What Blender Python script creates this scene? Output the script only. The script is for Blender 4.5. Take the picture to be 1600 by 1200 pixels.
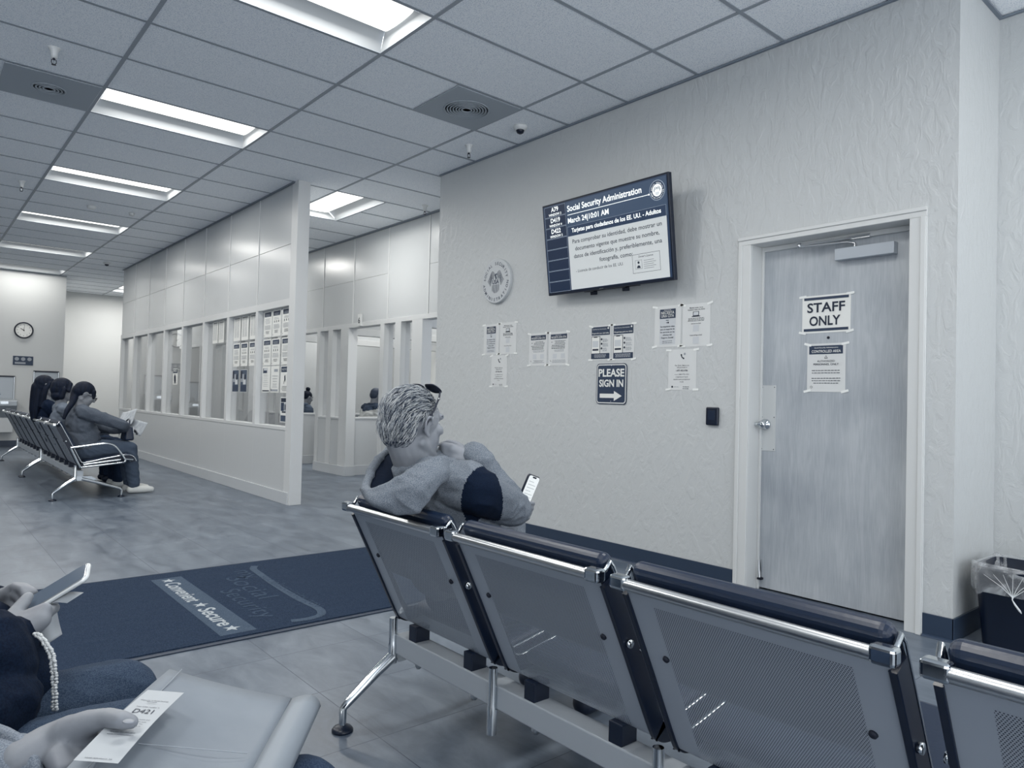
import bpy, bmesh, math, random
import numpy as np
from mathutils import Vector, Matrix, noise
random.seed(7); np.random.seed(7)
for o in list(bpy.data.objects): bpy.data.objects.remove(o)
COL = bpy.context.scene.collection
SC = bpy.context.scene
R_ = math.radians

# ------------------------------------------------------------------ camera
FPX, YAW, PITCH, ROLL, CAMZ = 1115.85, 0.7055, 0.0203, 0.0253, 1.1456
_f = Vector((math.sin(YAW)*math.cos(PITCH), math.cos(YAW)*math.cos(PITCH), math.sin(PITCH)))
_r0 = Vector((math.cos(YAW), -math.sin(YAW), 0)); _u0 = _r0.cross(_f)
CR = _r0*math.cos(ROLL) + _u0*math.sin(ROLL); CU = -_r0*math.sin(ROLL) + _u0*math.cos(ROLL); CF = _f
CO = Vector((0, 0, CAMZ))
cam = bpy.data.cameras.new('camera'); camo = bpy.data.objects.new('camera', cam); COL.objects.link(camo)
cam.sensor_fit = 'HORIZONTAL'; cam.sensor_width = 36; cam.lens = 36*FPX/1600; cam.clip_start = .02; cam.clip_end = 100
camo.matrix_world = Matrix((( CR.x, CU.x, -CF.x, CO.x), (CR.y, CU.y, -CF.y, CO.y), (CR.z, CU.z, -CF.z, CO.z), (0, 0, 0, 1)))
SC.camera = camo
SC.view_settings.view_transform = 'Standard'; SC.view_settings.look = 'None'
SC.view_settings.exposure = 0.55; SC.view_settings.gamma = 1; SC.view_settings.use_curve_mapping = False
# ------------------------------------------------------------------ world (soft daylight coming in from behind)
w = bpy.data.worlds.new('world'); SC.world = w; w.use_nodes = True
w.node_tree.nodes['Background'].inputs[0].default_value = (.91, .955, 1.0, 1)
w.node_tree.nodes['Background'].inputs[1].default_value = 1.75
LAMP_W = 20.0          # watts of each ceiling troffer
LAMP_C = (1.0, .985, .94)

# ------------------------------------------------------------------ measured frame of the room
WX = 3.974      # wall with the screen
CZ = 3.336      # ceiling
PX, PY0 = 3.02, 7.09   # glazed partition
BX = 4.73       # service booth front
FY = 16.4       # far wall
def _ray(x, y): return CR*(x-800) + CU*(600-y) + CF*FPX
def onX(x, y, v): d = _ray(x, y); return CO + d*(v/d.x)
def onY(x, y, v): d = _ray(x, y); return CO + d*(v/d.y)
def onZ(x, y, v): d = _ray(x, y); return CO + d*((v-CAMZ)/d.z)
def at(x, y, dist): return CO + _ray(x, y)*(dist/FPX)

# ------------------------------------------------------------------ materials
def lin(c): c /= 255; return c/12.92 if c <= .04045 else ((c+.055)/1.055)**2.4
def C3(r, g, b): return (lin(r), lin(g), lin(b), 1)
MATS = {}
def nodes(name):
    m = bpy.data.materials.new(name); m.use_nodes = True
    return m, m.node_tree.nodes, m.node_tree.links, m.node_tree.nodes['Principled BSDF']
def mat(name, rgb, rough=.5, metal=0, spec=.5, bump=None, vary=None, emit=0, coord='Object', sheen=0, coat=0):
    """bump=(scale, strength, dist[,stretch])  vary=(scale, rgb2, stretch)"""
    if name in MATS: return MATS[name]
    m, N, L, B = nodes(name)
    B.inputs['Base Color'].default_value = C3(*rgb); B.inputs['Roughness'].default_value = rough
    B.inputs['Metallic'].default_value = metal; B.inputs['Specular IOR Level'].default_value = spec
    if coat: B.inputs['Coat Weight'].default_value = coat; B.inputs['Coat Roughness'].default_value = .15
    if emit:
        B.inputs['Emission Color'].default_value = C3(*rgb); B.inputs['Emission Strength'].default_value = emit
    if bump or vary: tc = N.new('ShaderNodeTexCoord')
    def noise(scale, stretch=(1, 1, 1), detail=4):
        mp = N.new('ShaderNodeMapping'); L.new(tc.outputs[coord], mp.inputs[0]); mp.inputs['Scale'].default_value = stretch
        n = N.new('ShaderNodeTexNoise'); L.new(mp.outputs[0], n.inputs[0]); n.inputs['Scale'].default_value = scale; n.inputs['Detail'].default_value = detail
        return n
    if bump:
        n = noise(bump[0], bump[3] if len(bump) > 3 else (1, 1, 1))
        b = N.new('ShaderNodeBump'); b.inputs['Strength'].default_value = bump[1]; b.inputs['Distance'].default_value = bump[2]
        L.new(n.outputs[0], b.inputs['Height']); L.new(b.outputs[0], B.inputs['Normal'])
    if vary:
        n = noise(vary[0], vary[2] if len(vary) > 2 else (1, 1, 1), 6)
        r = N.new('ShaderNodeValToRGB'); r.color_ramp.elements[0].position = .35; r.color_ramp.elements[1].position = .65
        r.color_ramp.elements[0].color = C3(*rgb); r.color_ramp.elements[1].color = C3(*vary[1])
        L.new(n.outputs[0], r.inputs[0]); L.new(r.outputs[0], B.inputs['Base Color'])
    MATS[name] = m; return m

INK = mat('ink', (18, 32, 54), .6); NAVY = mat('navy print', (38, 54, 78), .5); PAPER = mat('paper', (226, 227, 224), .55)
PAPER2 = mat('laminated paper', (214, 216, 216), .25); PGREY = mat('print grey', (150, 156, 164), .6); PLIGHT = mat('print light', (196, 200, 204), .6)
TAPE = mat('clear tape', (236, 238, 236), .12)
WHITEP = mat('white trim paint', (206, 208, 208), .35, bump=(60, .05, .001))
FRAMEP = mat('white frame paint', (204, 206, 207), .4)
PANEL = mat('laminate panel', (194, 197, 199), .26)
PBASE = mat('painted base', (186, 190, 194), .45)
CHROME = mat('chrome', (205, 210, 214), .1, 1); SATIN = mat('satin steel', (200, 203, 206), .28, 1)
ALU = mat('grey powder aluminium', (168, 175, 183), .38, .2)
BLACKP = mat('black plastic', (9, 22, 42), .35); BLACKM = mat('matte black', (8, 18, 36), .7)
VINYL = mat('black vinyl', (22, 36, 58), .33, bump=(90, .12, .002))
DARKBASE = mat('dark rubber base', (44, 58, 78), .35)
CAMW = mat('white plastic', (214, 216, 216), .3)
SKIN = mat('skin', (124, 128, 136), .55, bump=(120, .12, .002), vary=(14, (138, 142, 148)))
SKIND = mat('skin shade', (112, 118, 128), .55, vary=(20, (122, 127, 136)))

def wall_mat():
    m, N, L, B = nodes('skip trowel wall paint')
    tc = N.new('ShaderNodeTexCoord'); mp = N.new('ShaderNodeMapping'); mp.inputs['Scale'].default_value = (1.6, 1.6, .8)
    L.new(tc.outputs['Object'], mp.inputs[0])
    n = N.new('ShaderNodeTexNoise'); n.inputs['Scale'].default_value = 11; n.inputs['Detail'].default_value = 5; n.inputs['Roughness'].default_value = .55; n.inputs['Distortion'].default_value = .8
    L.new(mp.outputs[0], n.inputs[0])
    r = N.new('ShaderNodeValToRGB'); r.color_ramp.elements[0].position = .42; r.color_ramp.elements[1].position = .6
    L.new(n.outputs[0], r.inputs[0])
    b = N.new('ShaderNodeBump'); b.inputs['Strength'].default_value = .32; b.inputs['Distance'].default_value = .006
    L.new(r.outputs[0], b.inputs['Height']); L.new(b.outputs[0], B.inputs['Normal'])
    B.inputs['Base Color'].default_value = C3(192, 195, 196); B.inputs['Roughness'].default_value = .5
    MATS['wall'] = m; return m
WALLM = wall_mat()
def ceil_mat():
    m, N, L, B = nodes('acoustic tile')
    tc = N.new('ShaderNodeTexCoord'); n = N.new('ShaderNodeTexNoise'); n.inputs['Scale'].default_value = 160; n.inputs['Detail'].default_value = 3
    L.new(tc.outputs['Object'], n.inputs[0])
    r = N.new('ShaderNodeValToRGB'); r.color_ramp.elements[0].position = .36; r.color_ramp.elements[1].position = .5
    r.color_ramp.elements[0].color = C3(206, 214, 224); r.color_ramp.elements[1].color = C3(246, 249, 252)
    L.new(n.outputs[0], r.inputs[0]); L.new(r.outputs[0], B.inputs['Base Color'])
    b = N.new('ShaderNodeBump'); b.inputs['Strength'].default_value = .3; b.inputs['Distance'].default_value = .002
    L.new(n.outputs[0], b.inputs['Height']); L.new(b.outputs[0], B.inputs['Normal'])
    B.inputs['Roughness'].default_value = .9; return m
CEILM = ceil_mat(); TBAR = mat('ceiling grid paint', (150, 157, 165), .5)
def floor_mat():
    m, N, L, B = nodes('vinyl floor tile')
    tc = N.new('ShaderNodeTexCoord'); mp = N.new('ShaderNodeMapping'); L.new(tc.outputs['Object'], mp.inputs[0])
    mp.inputs['Location'].default_value = (.12, .18, 0)
    br = N.new('ShaderNodeTexBrick'); br.offset = 0; br.inputs['Scale'].default_value = 1; br.inputs['Brick Width'].default_value = .457; br.inputs['Row Height'].default_value = .457
    br.inputs['Mortar Size'].default_value = .0022; br.inputs['Mortar Smooth'].default_value = .3
    br.inputs['Color1'].default_value = (.42, .42, .42, 1); br.inputs['Color2'].default_value = (.62, .62, .62, 1); br.inputs['Mortar'].default_value = (.05, .05, .05, 1)
    L.new(mp.outputs[0], br.inputs[0])
    n = N.new('ShaderNodeTexNoise'); n.inputs['Scale'].default_value = 3.2; n.inputs['Detail'].default_value = 8; n.inputs['Roughness'].default_value = .62; n.inputs['Distortion'].default_value = .6
    mp2 = N.new('ShaderNodeMapping'); mp2.inputs['Scale'].default_value = (2.4, .9, 1); L.new(tc.outputs['Object'], mp2.inputs[0]); L.new(mp2.outputs[0], n.inputs[0])
    mx = N.new('ShaderNodeMix'); mx.data_type = 'FLOAT'; mx.inputs[0].default_value = .28; L.new(n.outputs[0], mx.inputs[2]); L.new(br.outputs[0], mx.inputs[3])
    r = N.new('ShaderNodeValToRGB'); r.color_ramp.elements[0].position = .3; r.color_ramp.elements[1].position = .68
    r.color_ramp.elements[0].color = C3(52, 65, 82); r.color_ramp.elements[1].color = C3(114, 124, 136)
    L.new(mx.outputs[0], r.inputs[0])
    mm = N.new('ShaderNodeMix'); mm.data_type = 'RGBA'; L.new(br.outputs['Fac'], mm.inputs[0]); L.new(r.outputs[0], mm.inputs[6]); mm.inputs[7].default_value = C3(52, 64, 82)
    L.new(mm.outputs[2], B.inputs['Base Color'])
    rr = N.new('ShaderNodeMapRange'); rr.inputs[3].default_value = .26; rr.inputs[4].default_value = .46; L.new(n.outputs[0], rr.inputs[0]); L.new(rr.outputs[0], B.inputs['Roughness'])
    b = N.new('ShaderNodeBump'); b.inputs['Strength'].default_value = .15; b.inputs['Distance'].default_value = .002; b.invert = True
    L.new(br.outputs['Fac'], b.inputs['Height'])
    n3 = N.new('ShaderNodeTexNoise'); n3.inputs['Scale'].default_value = 28; n3.inputs['Detail'].default_value = 6; L.new(tc.outputs['Object'], n3.inputs[0])
    b2 = N.new('ShaderNodeBump'); b2.inputs['Strength'].default_value = .12; b2.inputs['Distance'].default_value = .003; L.new(n3.outputs[0], b2.inputs['Height']); L.new(b.outputs[0], b2.inputs['Normal'])
    L.new(b2.outputs[0], B.inputs['Normal']); B.inputs['Specular IOR Level'].default_value = .5
    return m
FLOORM = floor_mat()
def wood_mat():
    m, N, L, B = nodes('grey birch veneer')
    tc = N.new('ShaderNodeTexCoord'); mp = N.new('ShaderNodeMapping'); mp.inputs['Scale'].default_value = (1, 5.0, .55); L.new(tc.outputs['Object'], mp.inputs[0])
    n = N.new('ShaderNodeTexNoise'); n.inputs['Scale'].default_value = 2.0; n.inputs['Detail'].default_value = 6; n.inputs['Distortion'].default_value = 1.4; L.new(mp.outputs[0], n.inputs[0])
    wv = N.new('ShaderNodeMath'); wv.operation = 'MULTIPLY'; wv.inputs[1].default_value = 22; L.new(n.outputs[0], wv.inputs[0])
    sn = N.new('ShaderNodeMath'); sn.operation = 'SINE'; L.new(wv.outputs[0], sn.inputs[0])
    mp2 = N.new('ShaderNodeMapping'); mp2.inputs['Scale'].default_value = (1, 60, 3); L.new(tc.outputs['Object'], mp2.inputs[0])
    n2 = N.new('ShaderNodeTexNoise'); n2.inputs['Scale'].default_value = 3; n2.inputs['Detail'].default_value = 4; L.new(mp2.outputs[0], n2.inputs[0])
    n3 = N.new('ShaderNodeTexNoise'); n3.inputs['Scale'].default_value = 2.2; n3.inputs['Detail'].default_value = 3; L.new(tc.outputs['Object'], n3.inputs[0])
    n2m = N.new('ShaderNodeMath'); n2m.operation = 'MULTIPLY_ADD'; n2m.inputs[1].default_value = .35; n2m.inputs[2].default_value = .33; L.new(n2.outputs[0], n2m.inputs[0]); a = N.new('ShaderNodeMath'); a.operation = 'MULTIPLY_ADD'; a.inputs[1].default_value = .045; L.new(sn.outputs[0], a.inputs[0]); L.new(n2m.outputs[0], a.inputs[2])
    a2 = N.new('ShaderNodeMath'); a2.operation = 'MULTIPLY_ADD'; a2.inputs[1].default_value = .7; L.new(n3.outputs[0], a2.inputs[0]); L.new(a.outputs[0], a2.inputs[2])
    r = N.new('ShaderNodeValToRGB'); r.color_ramp.elements[0].position = .55; r.color_ramp.elements[1].position = 1.15 if False else 1.0
    r.color_ramp.elements[0].color = C3(140, 147, 156); r.color_ramp.elements[1].color = C3(182, 187, 192)
    L.new(a2.outputs[0], r.inputs[0]); L.new(r.outputs[0], B.inputs['Base Color']); B.inputs['Roughness'].default_value = .42
    return m
WOOD = wood_mat()
def perf_mat():
    m, N, L, B = nodes('perforated steel')
    B.inputs['Base Color'].default_value = C3(154, 162, 173); B.inputs['Roughness'].default_value = .42; B.inputs['Metallic'].default_value = .2
    uv = N.new('ShaderNodeUVMap'); sep = N.new('ShaderNodeSeparateXYZ'); L.new(uv.outputs[0], sep.inputs[0])
    def math_(op, a, b=None, c=None):
        x = N.new('ShaderNodeMath'); x.operation = op
        for i, v in enumerate((a, b, c)):
            if v is None: continue
            if isinstance(v, (int, float)): x.inputs[i].default_value = v
            else: L.new(v, x.inputs[i])
        return x.outputs[0]
    P = .0050
    u = math_('DIVIDE', sep.outputs[0], P); v = math_('DIVIDE', sep.outputs[1], P*.8)
    row = math_('MODULO', math_('FLOOR', v), 2.0); u = math_('ADD', u, math_('MULTIPLY', row, .5))
    fu = math_('SUBTRACT', math_('FRACT', u), .5); fv = math_('MULTIPLY', math_('SUBTRACT', math_('FRACT', v), .5), .8)
    d = math_('SQRT', math_('ADD', math_('MULTIPLY', fu, fu), math_('MULTIPLY', fv, fv)))
    hole = math_('LESS_THAN', d, .26)
    inu = math_('LESS_THAN', math_('ABSOLUTE', sep.outputs[0]), .205)
    i1 = math_('GREATER_THAN', sep.outputs[1], .055); i2 = math_('LESS_THAN', sep.outputs[1], .86)
    h = math_('MULTIPLY', math_('MULTIPLY', hole, inu), math_('MULTIPLY', i1, i2))
    T = N.new('ShaderNodeBsdfTransparent'); X = N.new('ShaderNodeMixShader'); L.new(h, X.inputs[0]); L.new(B.outputs[0], X.inputs[1]); L.new(T.outputs[0], X.inputs[2])
    L.new(X.outputs[0], N['Material Output'].inputs[0]); return m
PERF = perf_mat()
def glass_mat(name='window glass', tint=.93, refl=1.0):
    m, N, L, B = nodes(name); N.remove(B)
    T = N.new('ShaderNodeBsdfTransparent'); T.inputs[0].default_value = (tint, tint*1.005, tint*1.01, 1)
    G = N.new('ShaderNodeBsdfGlossy'); G.inputs['Roughness'].default_value = .01; F = N.new('ShaderNodeLayerWeight'); F.inputs[0].default_value = .5
    pw = N.new('ShaderNodeMath'); pw.operation = 'POWER'; pw.inputs[1].default_value = 4.5; L.new(F.outputs['Facing'], pw.inputs[0])
    mu = N.new('ShaderNodeMath'); mu.operation = 'MULTIPLY_ADD'; mu.inputs[1].default_value = .9*refl; mu.inputs[2].default_value = .035*refl; L.new(pw.outputs[0], mu.inputs[0])
    X = N.new('ShaderNodeMixShader'); L.new(mu.outputs[0], X.inputs[0]); L.new(T.outputs[0], X.inputs[1]); L.new(G.outputs[0], X.inputs[2]); L.new(X.outputs[0], N['Material Output'].inputs[0]); return m
GLASS = glass_mat()
def liner_mat():
    m, N, L, B = nodes('clear bin liner')
    B.inputs['Base Color'].default_value = C3(214, 218, 222); B.inputs['Roughness'].default_value = .2
    tc = N.new('ShaderNodeTexCoord'); n = N.new('ShaderNodeTexNoise'); n.inputs['Scale'].default_value = 14; n.inputs['Detail'].default_value = 3; n.inputs['Distortion'].default_value = 1.0; L.new(tc.outputs['Object'], n.inputs[0])
    r = N.new('ShaderNodeValToRGB'); r.color_ramp.elements[0].position = .40; r.color_ramp.elements[1].position = .72; r.color_ramp.elements[0].color = (.16,)*3+(1,); r.color_ramp.elements[1].color = (.55,)*3+(1,)
    L.new(n.outputs[0], r.inputs[0]); T = N.new('ShaderNodeBsdfTransparent'); X = N.new('ShaderNodeMixShader')
    L.new(r.outputs[0], X.inputs[0]); L.new(T.outputs[0], X.inputs[1]); L.new(B.outputs[0], X.inputs[2]); L.new(X.outputs[0], N['Material Output'].inputs[0])
    b = N.new('ShaderNodeBump'); b.inputs['Strength'].default_value = .6; b.inputs['Distance'].default_value = .01; L.new(n.outputs[0], b.inputs['Height']); L.new(b.outputs[0], B.inputs['Normal']); return m
def fabric(name, rgb, rgb2, scale=420, rough=.9, bump=.25):
    if name in MATS: return MATS[name]
    m, N, L, B = nodes(name); tc = N.new('ShaderNodeTexCoord')
    n = N.new('ShaderNodeTexNoise'); n.inputs['Scale'].default_value = scale; n.inputs['Detail'].default_value = 3; L.new(tc.outputs['Object'], n.inputs[0])
    n2 = N.new('ShaderNodeTexNoise'); n2.inputs['Scale'].default_value = 9; n2.inputs['Detail'].default_value = 4; n2.inputs['Distortion'].default_value = .7; L.new(tc.outputs['Object'], n2.inputs[0])
    r = N.new('ShaderNodeValToRGB'); r.color_ramp.elements[0].position = .38; r.color_ramp.elements[1].position = .62
    r.color_ramp.elements[0].color = C3(*rgb); r.color_ramp.elements[1].color = C3(*rgb2); L.new(n.outputs[0], r.inputs[0]); L.new(r.outputs[0], B.inputs['Base Color'])
    b = N.new('ShaderNodeBump'); b.inputs['Strength'].default_value = bump; b.inputs['Distance'].default_value = .002; L.new(n.outputs[0], b.inputs['Height'])
    b2 = N.new('ShaderNodeBump'); b2.inputs['Strength'].default_value = .5; b2.inputs['Distance'].default_value = .012; L.new(n2.outputs[0], b2.inputs['Height']); L.new(b.outputs[0], b2.inputs['Normal'])
    L.new(b2.outputs[0], B.inputs['Normal']); B.inputs['Roughness'].default_value = rough; B.inputs['Specular IOR Level'].default_value = .15; MATS[name] = m; return m

# ------------------------------------------------------------------ mesh building
TXT = {}
def text_geo(s, bold=0, spacing=1):
    k = (s, bold, spacing)
    if k not in TXT:
        cu = bpy.data.curves.new('t', 'FONT'); cu.body = s; cu.size = 1; cu.offset = bold; cu.space_character = spacing; cu.resolution_u = 3
        o = bpy.data.objects.new('t', cu); me = o.to_mesh()
        v = [(p.co.x, p.co.y) for p in me.vertices]; f = [tuple(p.vertices) for p in me.polygons]
        o.to_mesh_clear(); bpy.data.objects.remove(o); bpy.data.curves.remove(cu)
        TXT[k] = (v, f)
    return TXT[k]
class MB:
    def __init__(s): s.v, s.f, s.m, s.sm, s.mats, s.uv = [], [], [], [], [], None
    def mi(s, m):
        if m not in s.mats: s.mats.append(m)
        return s.mats.index(m)
    def add(s, vs, fs, m, smooth=False):
        b = len(s.v); s.v += [tuple(x) for x in vs]; i = s.mi(m)
        for f in fs: s.f.append(tuple(b+k for k in f)); s.m.append(i); s.sm.append(smooth)
        return s
    def box(s, x0, x1, y0, y1, z0, z1, m):
        return s.obox(((x0+x1)/2, (y0+y1)/2, (z0+z1)/2), ((1, 0, 0), (0, 1, 0), (0, 0, 1)), (abs(x1-x0)/2, abs(y1-y0)/2, abs(z1-z0)/2), m)
    def obox(s, c, ax, h, m, taper=1):
        c = Vector(c); a = [Vector(x) for x in ax]; vs = []
        for k in (-1, 1):
            t = taper if k > 0 else 1
            for i, j in ((-1, -1), (1, -1), (1, 1), (-1, 1)): vs.append(c + a[0]*h[0]*i*t + a[1]*h[1]*j*t + a[2]*h[2]*k)
        fs = [(3, 2, 1, 0), (4, 5, 6, 7), (0, 1, 5, 4), (1, 2, 6, 5), (2, 3, 7, 6), (3, 0, 4, 7)]
        if a[0].cross(a[1]).dot(a[2]) < 0: fs = [f[::-1] for f in fs]
        return s.add(vs, fs, m)
    def tube(s, pts, r, m, n=10, cap=True, sy=1, closed=False):
        pts = [Vector(p) for p in pts]; k = len(pts); rs = r if isinstance(r, (list, tuple)) else [r]*k
        ref = None; rings = []
        for i, p in enumerate(pts):
            if closed: t = (pts[(i+1) % k]-pts[i-1])
            else: t = pts[min(i+1, k-1)]-pts[max(i-1, 0)]
            t = t.normalized() if t.length > 1e-9 else Vector((0, 0, 1))
            if ref is None: ref = Vector((0, 0, 1)) if abs(t.z) < .9 else Vector((1, 0, 0))
            u = (ref - t*ref.dot(t)).normalized(); ref = u; w_ = t.cross(u)
            rings.append([p + u*math.cos(2*math.pi*j/n)*rs[i] + w_*math.sin(2*math.pi*j/n)*rs[i]*sy for j in range(n)])
        vs = [q for ring in rings for q in ring]; fs = []
        for i in range(k if closed else k-1):
            for j in range(n):
                a = i*n+j; b = i*n+(j+1) % n; c = ((i+1) % k)*n+(j+1) % n; d = ((i+1) % k)*n+j; fs.append((a, b, c, d))
        s.add(vs, fs, m, True)
        if cap and not closed: s.add(rings[0], [tuple(range(n))[::-1]], m); s.add(rings[-1], [tuple(range(n))], m)
        return s
    def lathe(s, prof, m, c=(0, 0, 0), ax=(0, 0, 1), n=24, smooth=True, caps=True):
        c = Vector(c); a = Vector(ax).normalized(); u = a.orthogonal().normalized(); w_ = a.cross(u); vs = []; fs = []
        for r, h in prof:
            for j in range(n): t = 2*math.pi*j/n; vs.append(c + a*h + (u*math.cos(t)+w_*math.sin(t))*max(r, 1e-5))
        for i in range(len(prof)-1):
            for j in range(n): fs.append((i*n+j, i*n+(j+1) % n, (i+1)*n+(j+1) % n, (i+1)*n+j))
        k = (len(prof)-1)*n
        if caps: fs.append(tuple(range(n))[::-1]); fs.append(tuple(range(k, k+n)))
        return s.add(vs, fs, m, smooth)
    def prism(s, poly, o, ex, ey, h, m, smooth=False):
        """extrude 2-D polygon from plane o by h along ex x ey"""
        o, ex, ey = Vector(o), Vector(ex), Vector(ey); nz = ex.cross(ey).normalized(); n = len(poly)
        lo = [o+ex*a+ey*b for a, b in poly]; hi = [p+nz*h for p in lo]
        return s.add(lo+hi, [tuple(range(n))[::-1], tuple(range(n, 2*n))] + [(i, (i+1) % n, (i+1) % n+n, i+n) for i in range(n)], m, smooth)
    def flat(s, poly, o, ex, ey, m, lift=0):
        o, ex, ey = Vector(o), Vector(ex), Vector(ey); nz = ex.cross(ey).normalized()
        return s.add([o+ex*a+ey*b+nz*lift for a, b in poly], [tuple(range(len(poly)))], m)
    def rect(s, a0, a1, b0, b1, o, ex, ey, m, lift=0): return s.flat([(a0, b0), (a1, b0), (a1, b1), (a0, b1)], o, ex, ey, m, lift)
    def text(s, t, o, ex, ey, size, m, align='c', bold=0, lift=0, width=None, spacing=1, sx=1):
        v, f = text_geo(t, bold, spacing)
        if not v: return s
        x0 = min(p[0] for p in v); x1 = max(p[0] for p in v); kx = size*sx
        if width: kx = width/(x1-x0)
        off = {'c': -(x0+x1)/2, 'l': -x0, 'r': -x1}[align]
        o, ex, ey = Vector(o), Vector(ex), Vector(ey); nz = ex.cross(ey).normalized()
        return s.add([o+ex*((a+off)*kx)+ey*(b*size)+nz*lift for a, b in v], f, m)
    def grid(s, P, m, smooth=True, closed_u=False):
        """P[i][j] points"""
        ni, nj = len(P), len(P[0]); vs = [q for r in P for q in r]; fs = []
        for i in range(ni-1):
            for j in range(nj if closed_u else nj-1):
                fs.append((i*nj+j, i*nj+(j+1) % nj, (i+1)*nj+(j+1) % nj, (i+1)*nj+j))
        return s.add(vs, fs, m, smooth)
    def build(s, name, parent=None, bevel=0, seg=2, loc=None, subsurf=0, solid=0, **tags):
        me = bpy.data.meshes.new(name); L = Vector(loc) if loc is not None else Vector((0, 0, 0))
        me.from_pydata([tuple(Vector(q)-L) for q in s.v], [], s.f)
        for m in s.mats: me.materials.append(m)
        me.polygons.foreach_set('material_index', s.m); me.polygons.foreach_set('use_smooth', s.sm)
        if s.uv:
            lay = me.uv_layers.new(name='UVMap')
            for lp in me.loops: lay.data[lp.index].uv = s.uv[lp.vertex_index]
        me.update(); o = bpy.data.objects.new(name, me); COL.objects.link(o); o.location = L
        if solid: md = o.modifiers.new('solid', 'SOLIDIFY'); md.thickness = solid; md.offset = 0
        if bevel: md = o.modifiers.new('bevel', 'BEVEL'); md.width = bevel; md.segments = seg; md.limit_method = 'ANGLE'; md.angle_limit = R_(40)
        if subsurf: md = o.modifiers.new('sub', 'SUBSURF'); md.levels = subsurf; md.render_levels = subsurf
        if parent: put(o, parent)
        tag(o, **tags); return o
def put(o, parent): o.parent = parent; o.location = o.location - world(parent)
def world(o):
    v = Vector((0, 0, 0))
    while o: v = v + o.location; o = o.parent
    return v
def tag(o, label=None, cat=None, group=None, kind=None):
    if label: o['label'] = label
    if cat: o['category'] = cat
    if group: o['group'] = group
    if kind: o['kind'] = kind
    return o
def empty(name, loc, label, cat, group=None):
    o = bpy.data.objects.new(name, None); COL.objects.link(o); o.location = loc; o.empty_display_size = .1
    return tag(o, label, cat, group)
def copy_tree(o, parent=None):
    c = o.copy(); COL.objects.link(c); c.parent = parent
    for ch in list(o.children): copy_tree(ch, c)
    return c
def rrect(w_, h_, r, n=5, cx=0, cy=0):
    P = []
    for qx, qy, a0 in ((1, 1, 0), (-1, 1, 90), (-1, -1, 180), (1, -1, 270)):
        for i in range(n+1):
            a = R_(a0+90*i/n); P.append((cx+qx*(w_/2-r)+r*math.cos(a), cy+qy*(h_/2-r)+r*math.sin(a)))
    return P
def circ(r, n=24, cx=0, cy=0): return [(cx+r*math.cos(2*math.pi*i/n), cy+r*math.sin(2*math.pi*i/n)) for i in range(n)]
NY, ZZ, XX, YY = Vector((0, -1, 0)), Vector((0, 0, 1)), Vector((1, 0, 0)), Vector((0, 1, 0))
S = dict(kind='structure')

# ================================================================== THE ROOM
b = MB(); b.box(-6, 9, -2.5, 20, -.05, 0, FLOORM); b.build('floor', **S)
# wall with screen, with the door opening cut
DY0, DY1, DH = 1.49, 2.405, 2.134          # clear opening along Y and its height
b = MB()
b.box(WX, WX+.14, DY1+.04, 5.83, 0, CZ, WALLM); b.box(WX, WX+.14, 1.27, DY0-.04, 0, CZ, WALLM); b.box(WX, WX+.14, DY0-.04, DY1+.04, DH+.04, CZ, WALLM)
b.box(WX+.14, BX+.3, 5.68, 5.83, 0, CZ, WALLM)
b.build('wall_right', **S)
b = MB(); b.box(WX+.14, 4.585, 1.27, 1.41, 0, CZ, WALLM); b.build('wall_return', **S)
b = MB(); b.box(4.585, 4.7, -5, 1.41, 0, CZ, WALLM); b.build('wall_corner', **S)
WALL2 = mat('smooth wall paint', (200, 202, 202), .55, bump=(30, .1, .002))
b = MB(); b.box(-6, 2.38, FY, FY+.12, 0, CZ, WALL2); b.box(2.26, 2.38, FY+.12, 19, 0, CZ, WALL2); b.build('wall_far', **S)
b = MB(); b.box(2.26, 9, 19, 19.12, 0, CZ, WALL2); b.build('wall_recess', **S)
b = MB(); b.box(-6.1, -6, .5, 20, 0, CZ, WALL2); b.build('wall_left', **S)
# dark rubber baseboards
b = MB()
for y0, y1 in ((DY1+.088, 5.83), (1.262, DY0-.085)):
    b.box(WX-.01, WX, y0, y1, 0, .115, DARKBASE); b.prism([(0, 0), (.02, 0), (.012, .008), (0, .014)], (WX-.01, y0, 0), (-1, 0, 0), (0, 0, 1), (y1-y0), DARKBASE)
b.box(WX-.01, 4.585, 1.26, 1.27, 0, .115, DARKBASE); b.build('baseboard_right', bevel=.002, **S)
b = MB(); b.box(4.575, 4.585, -5, 1.27, 0, .115, DARKBASE); b.build('baseboard_corner', **S)
b = MB(); b.box(-6, 2.38, FY-.012, FY, 0, .115, DARKBASE); b.build('baseboard_far', **S)

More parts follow.
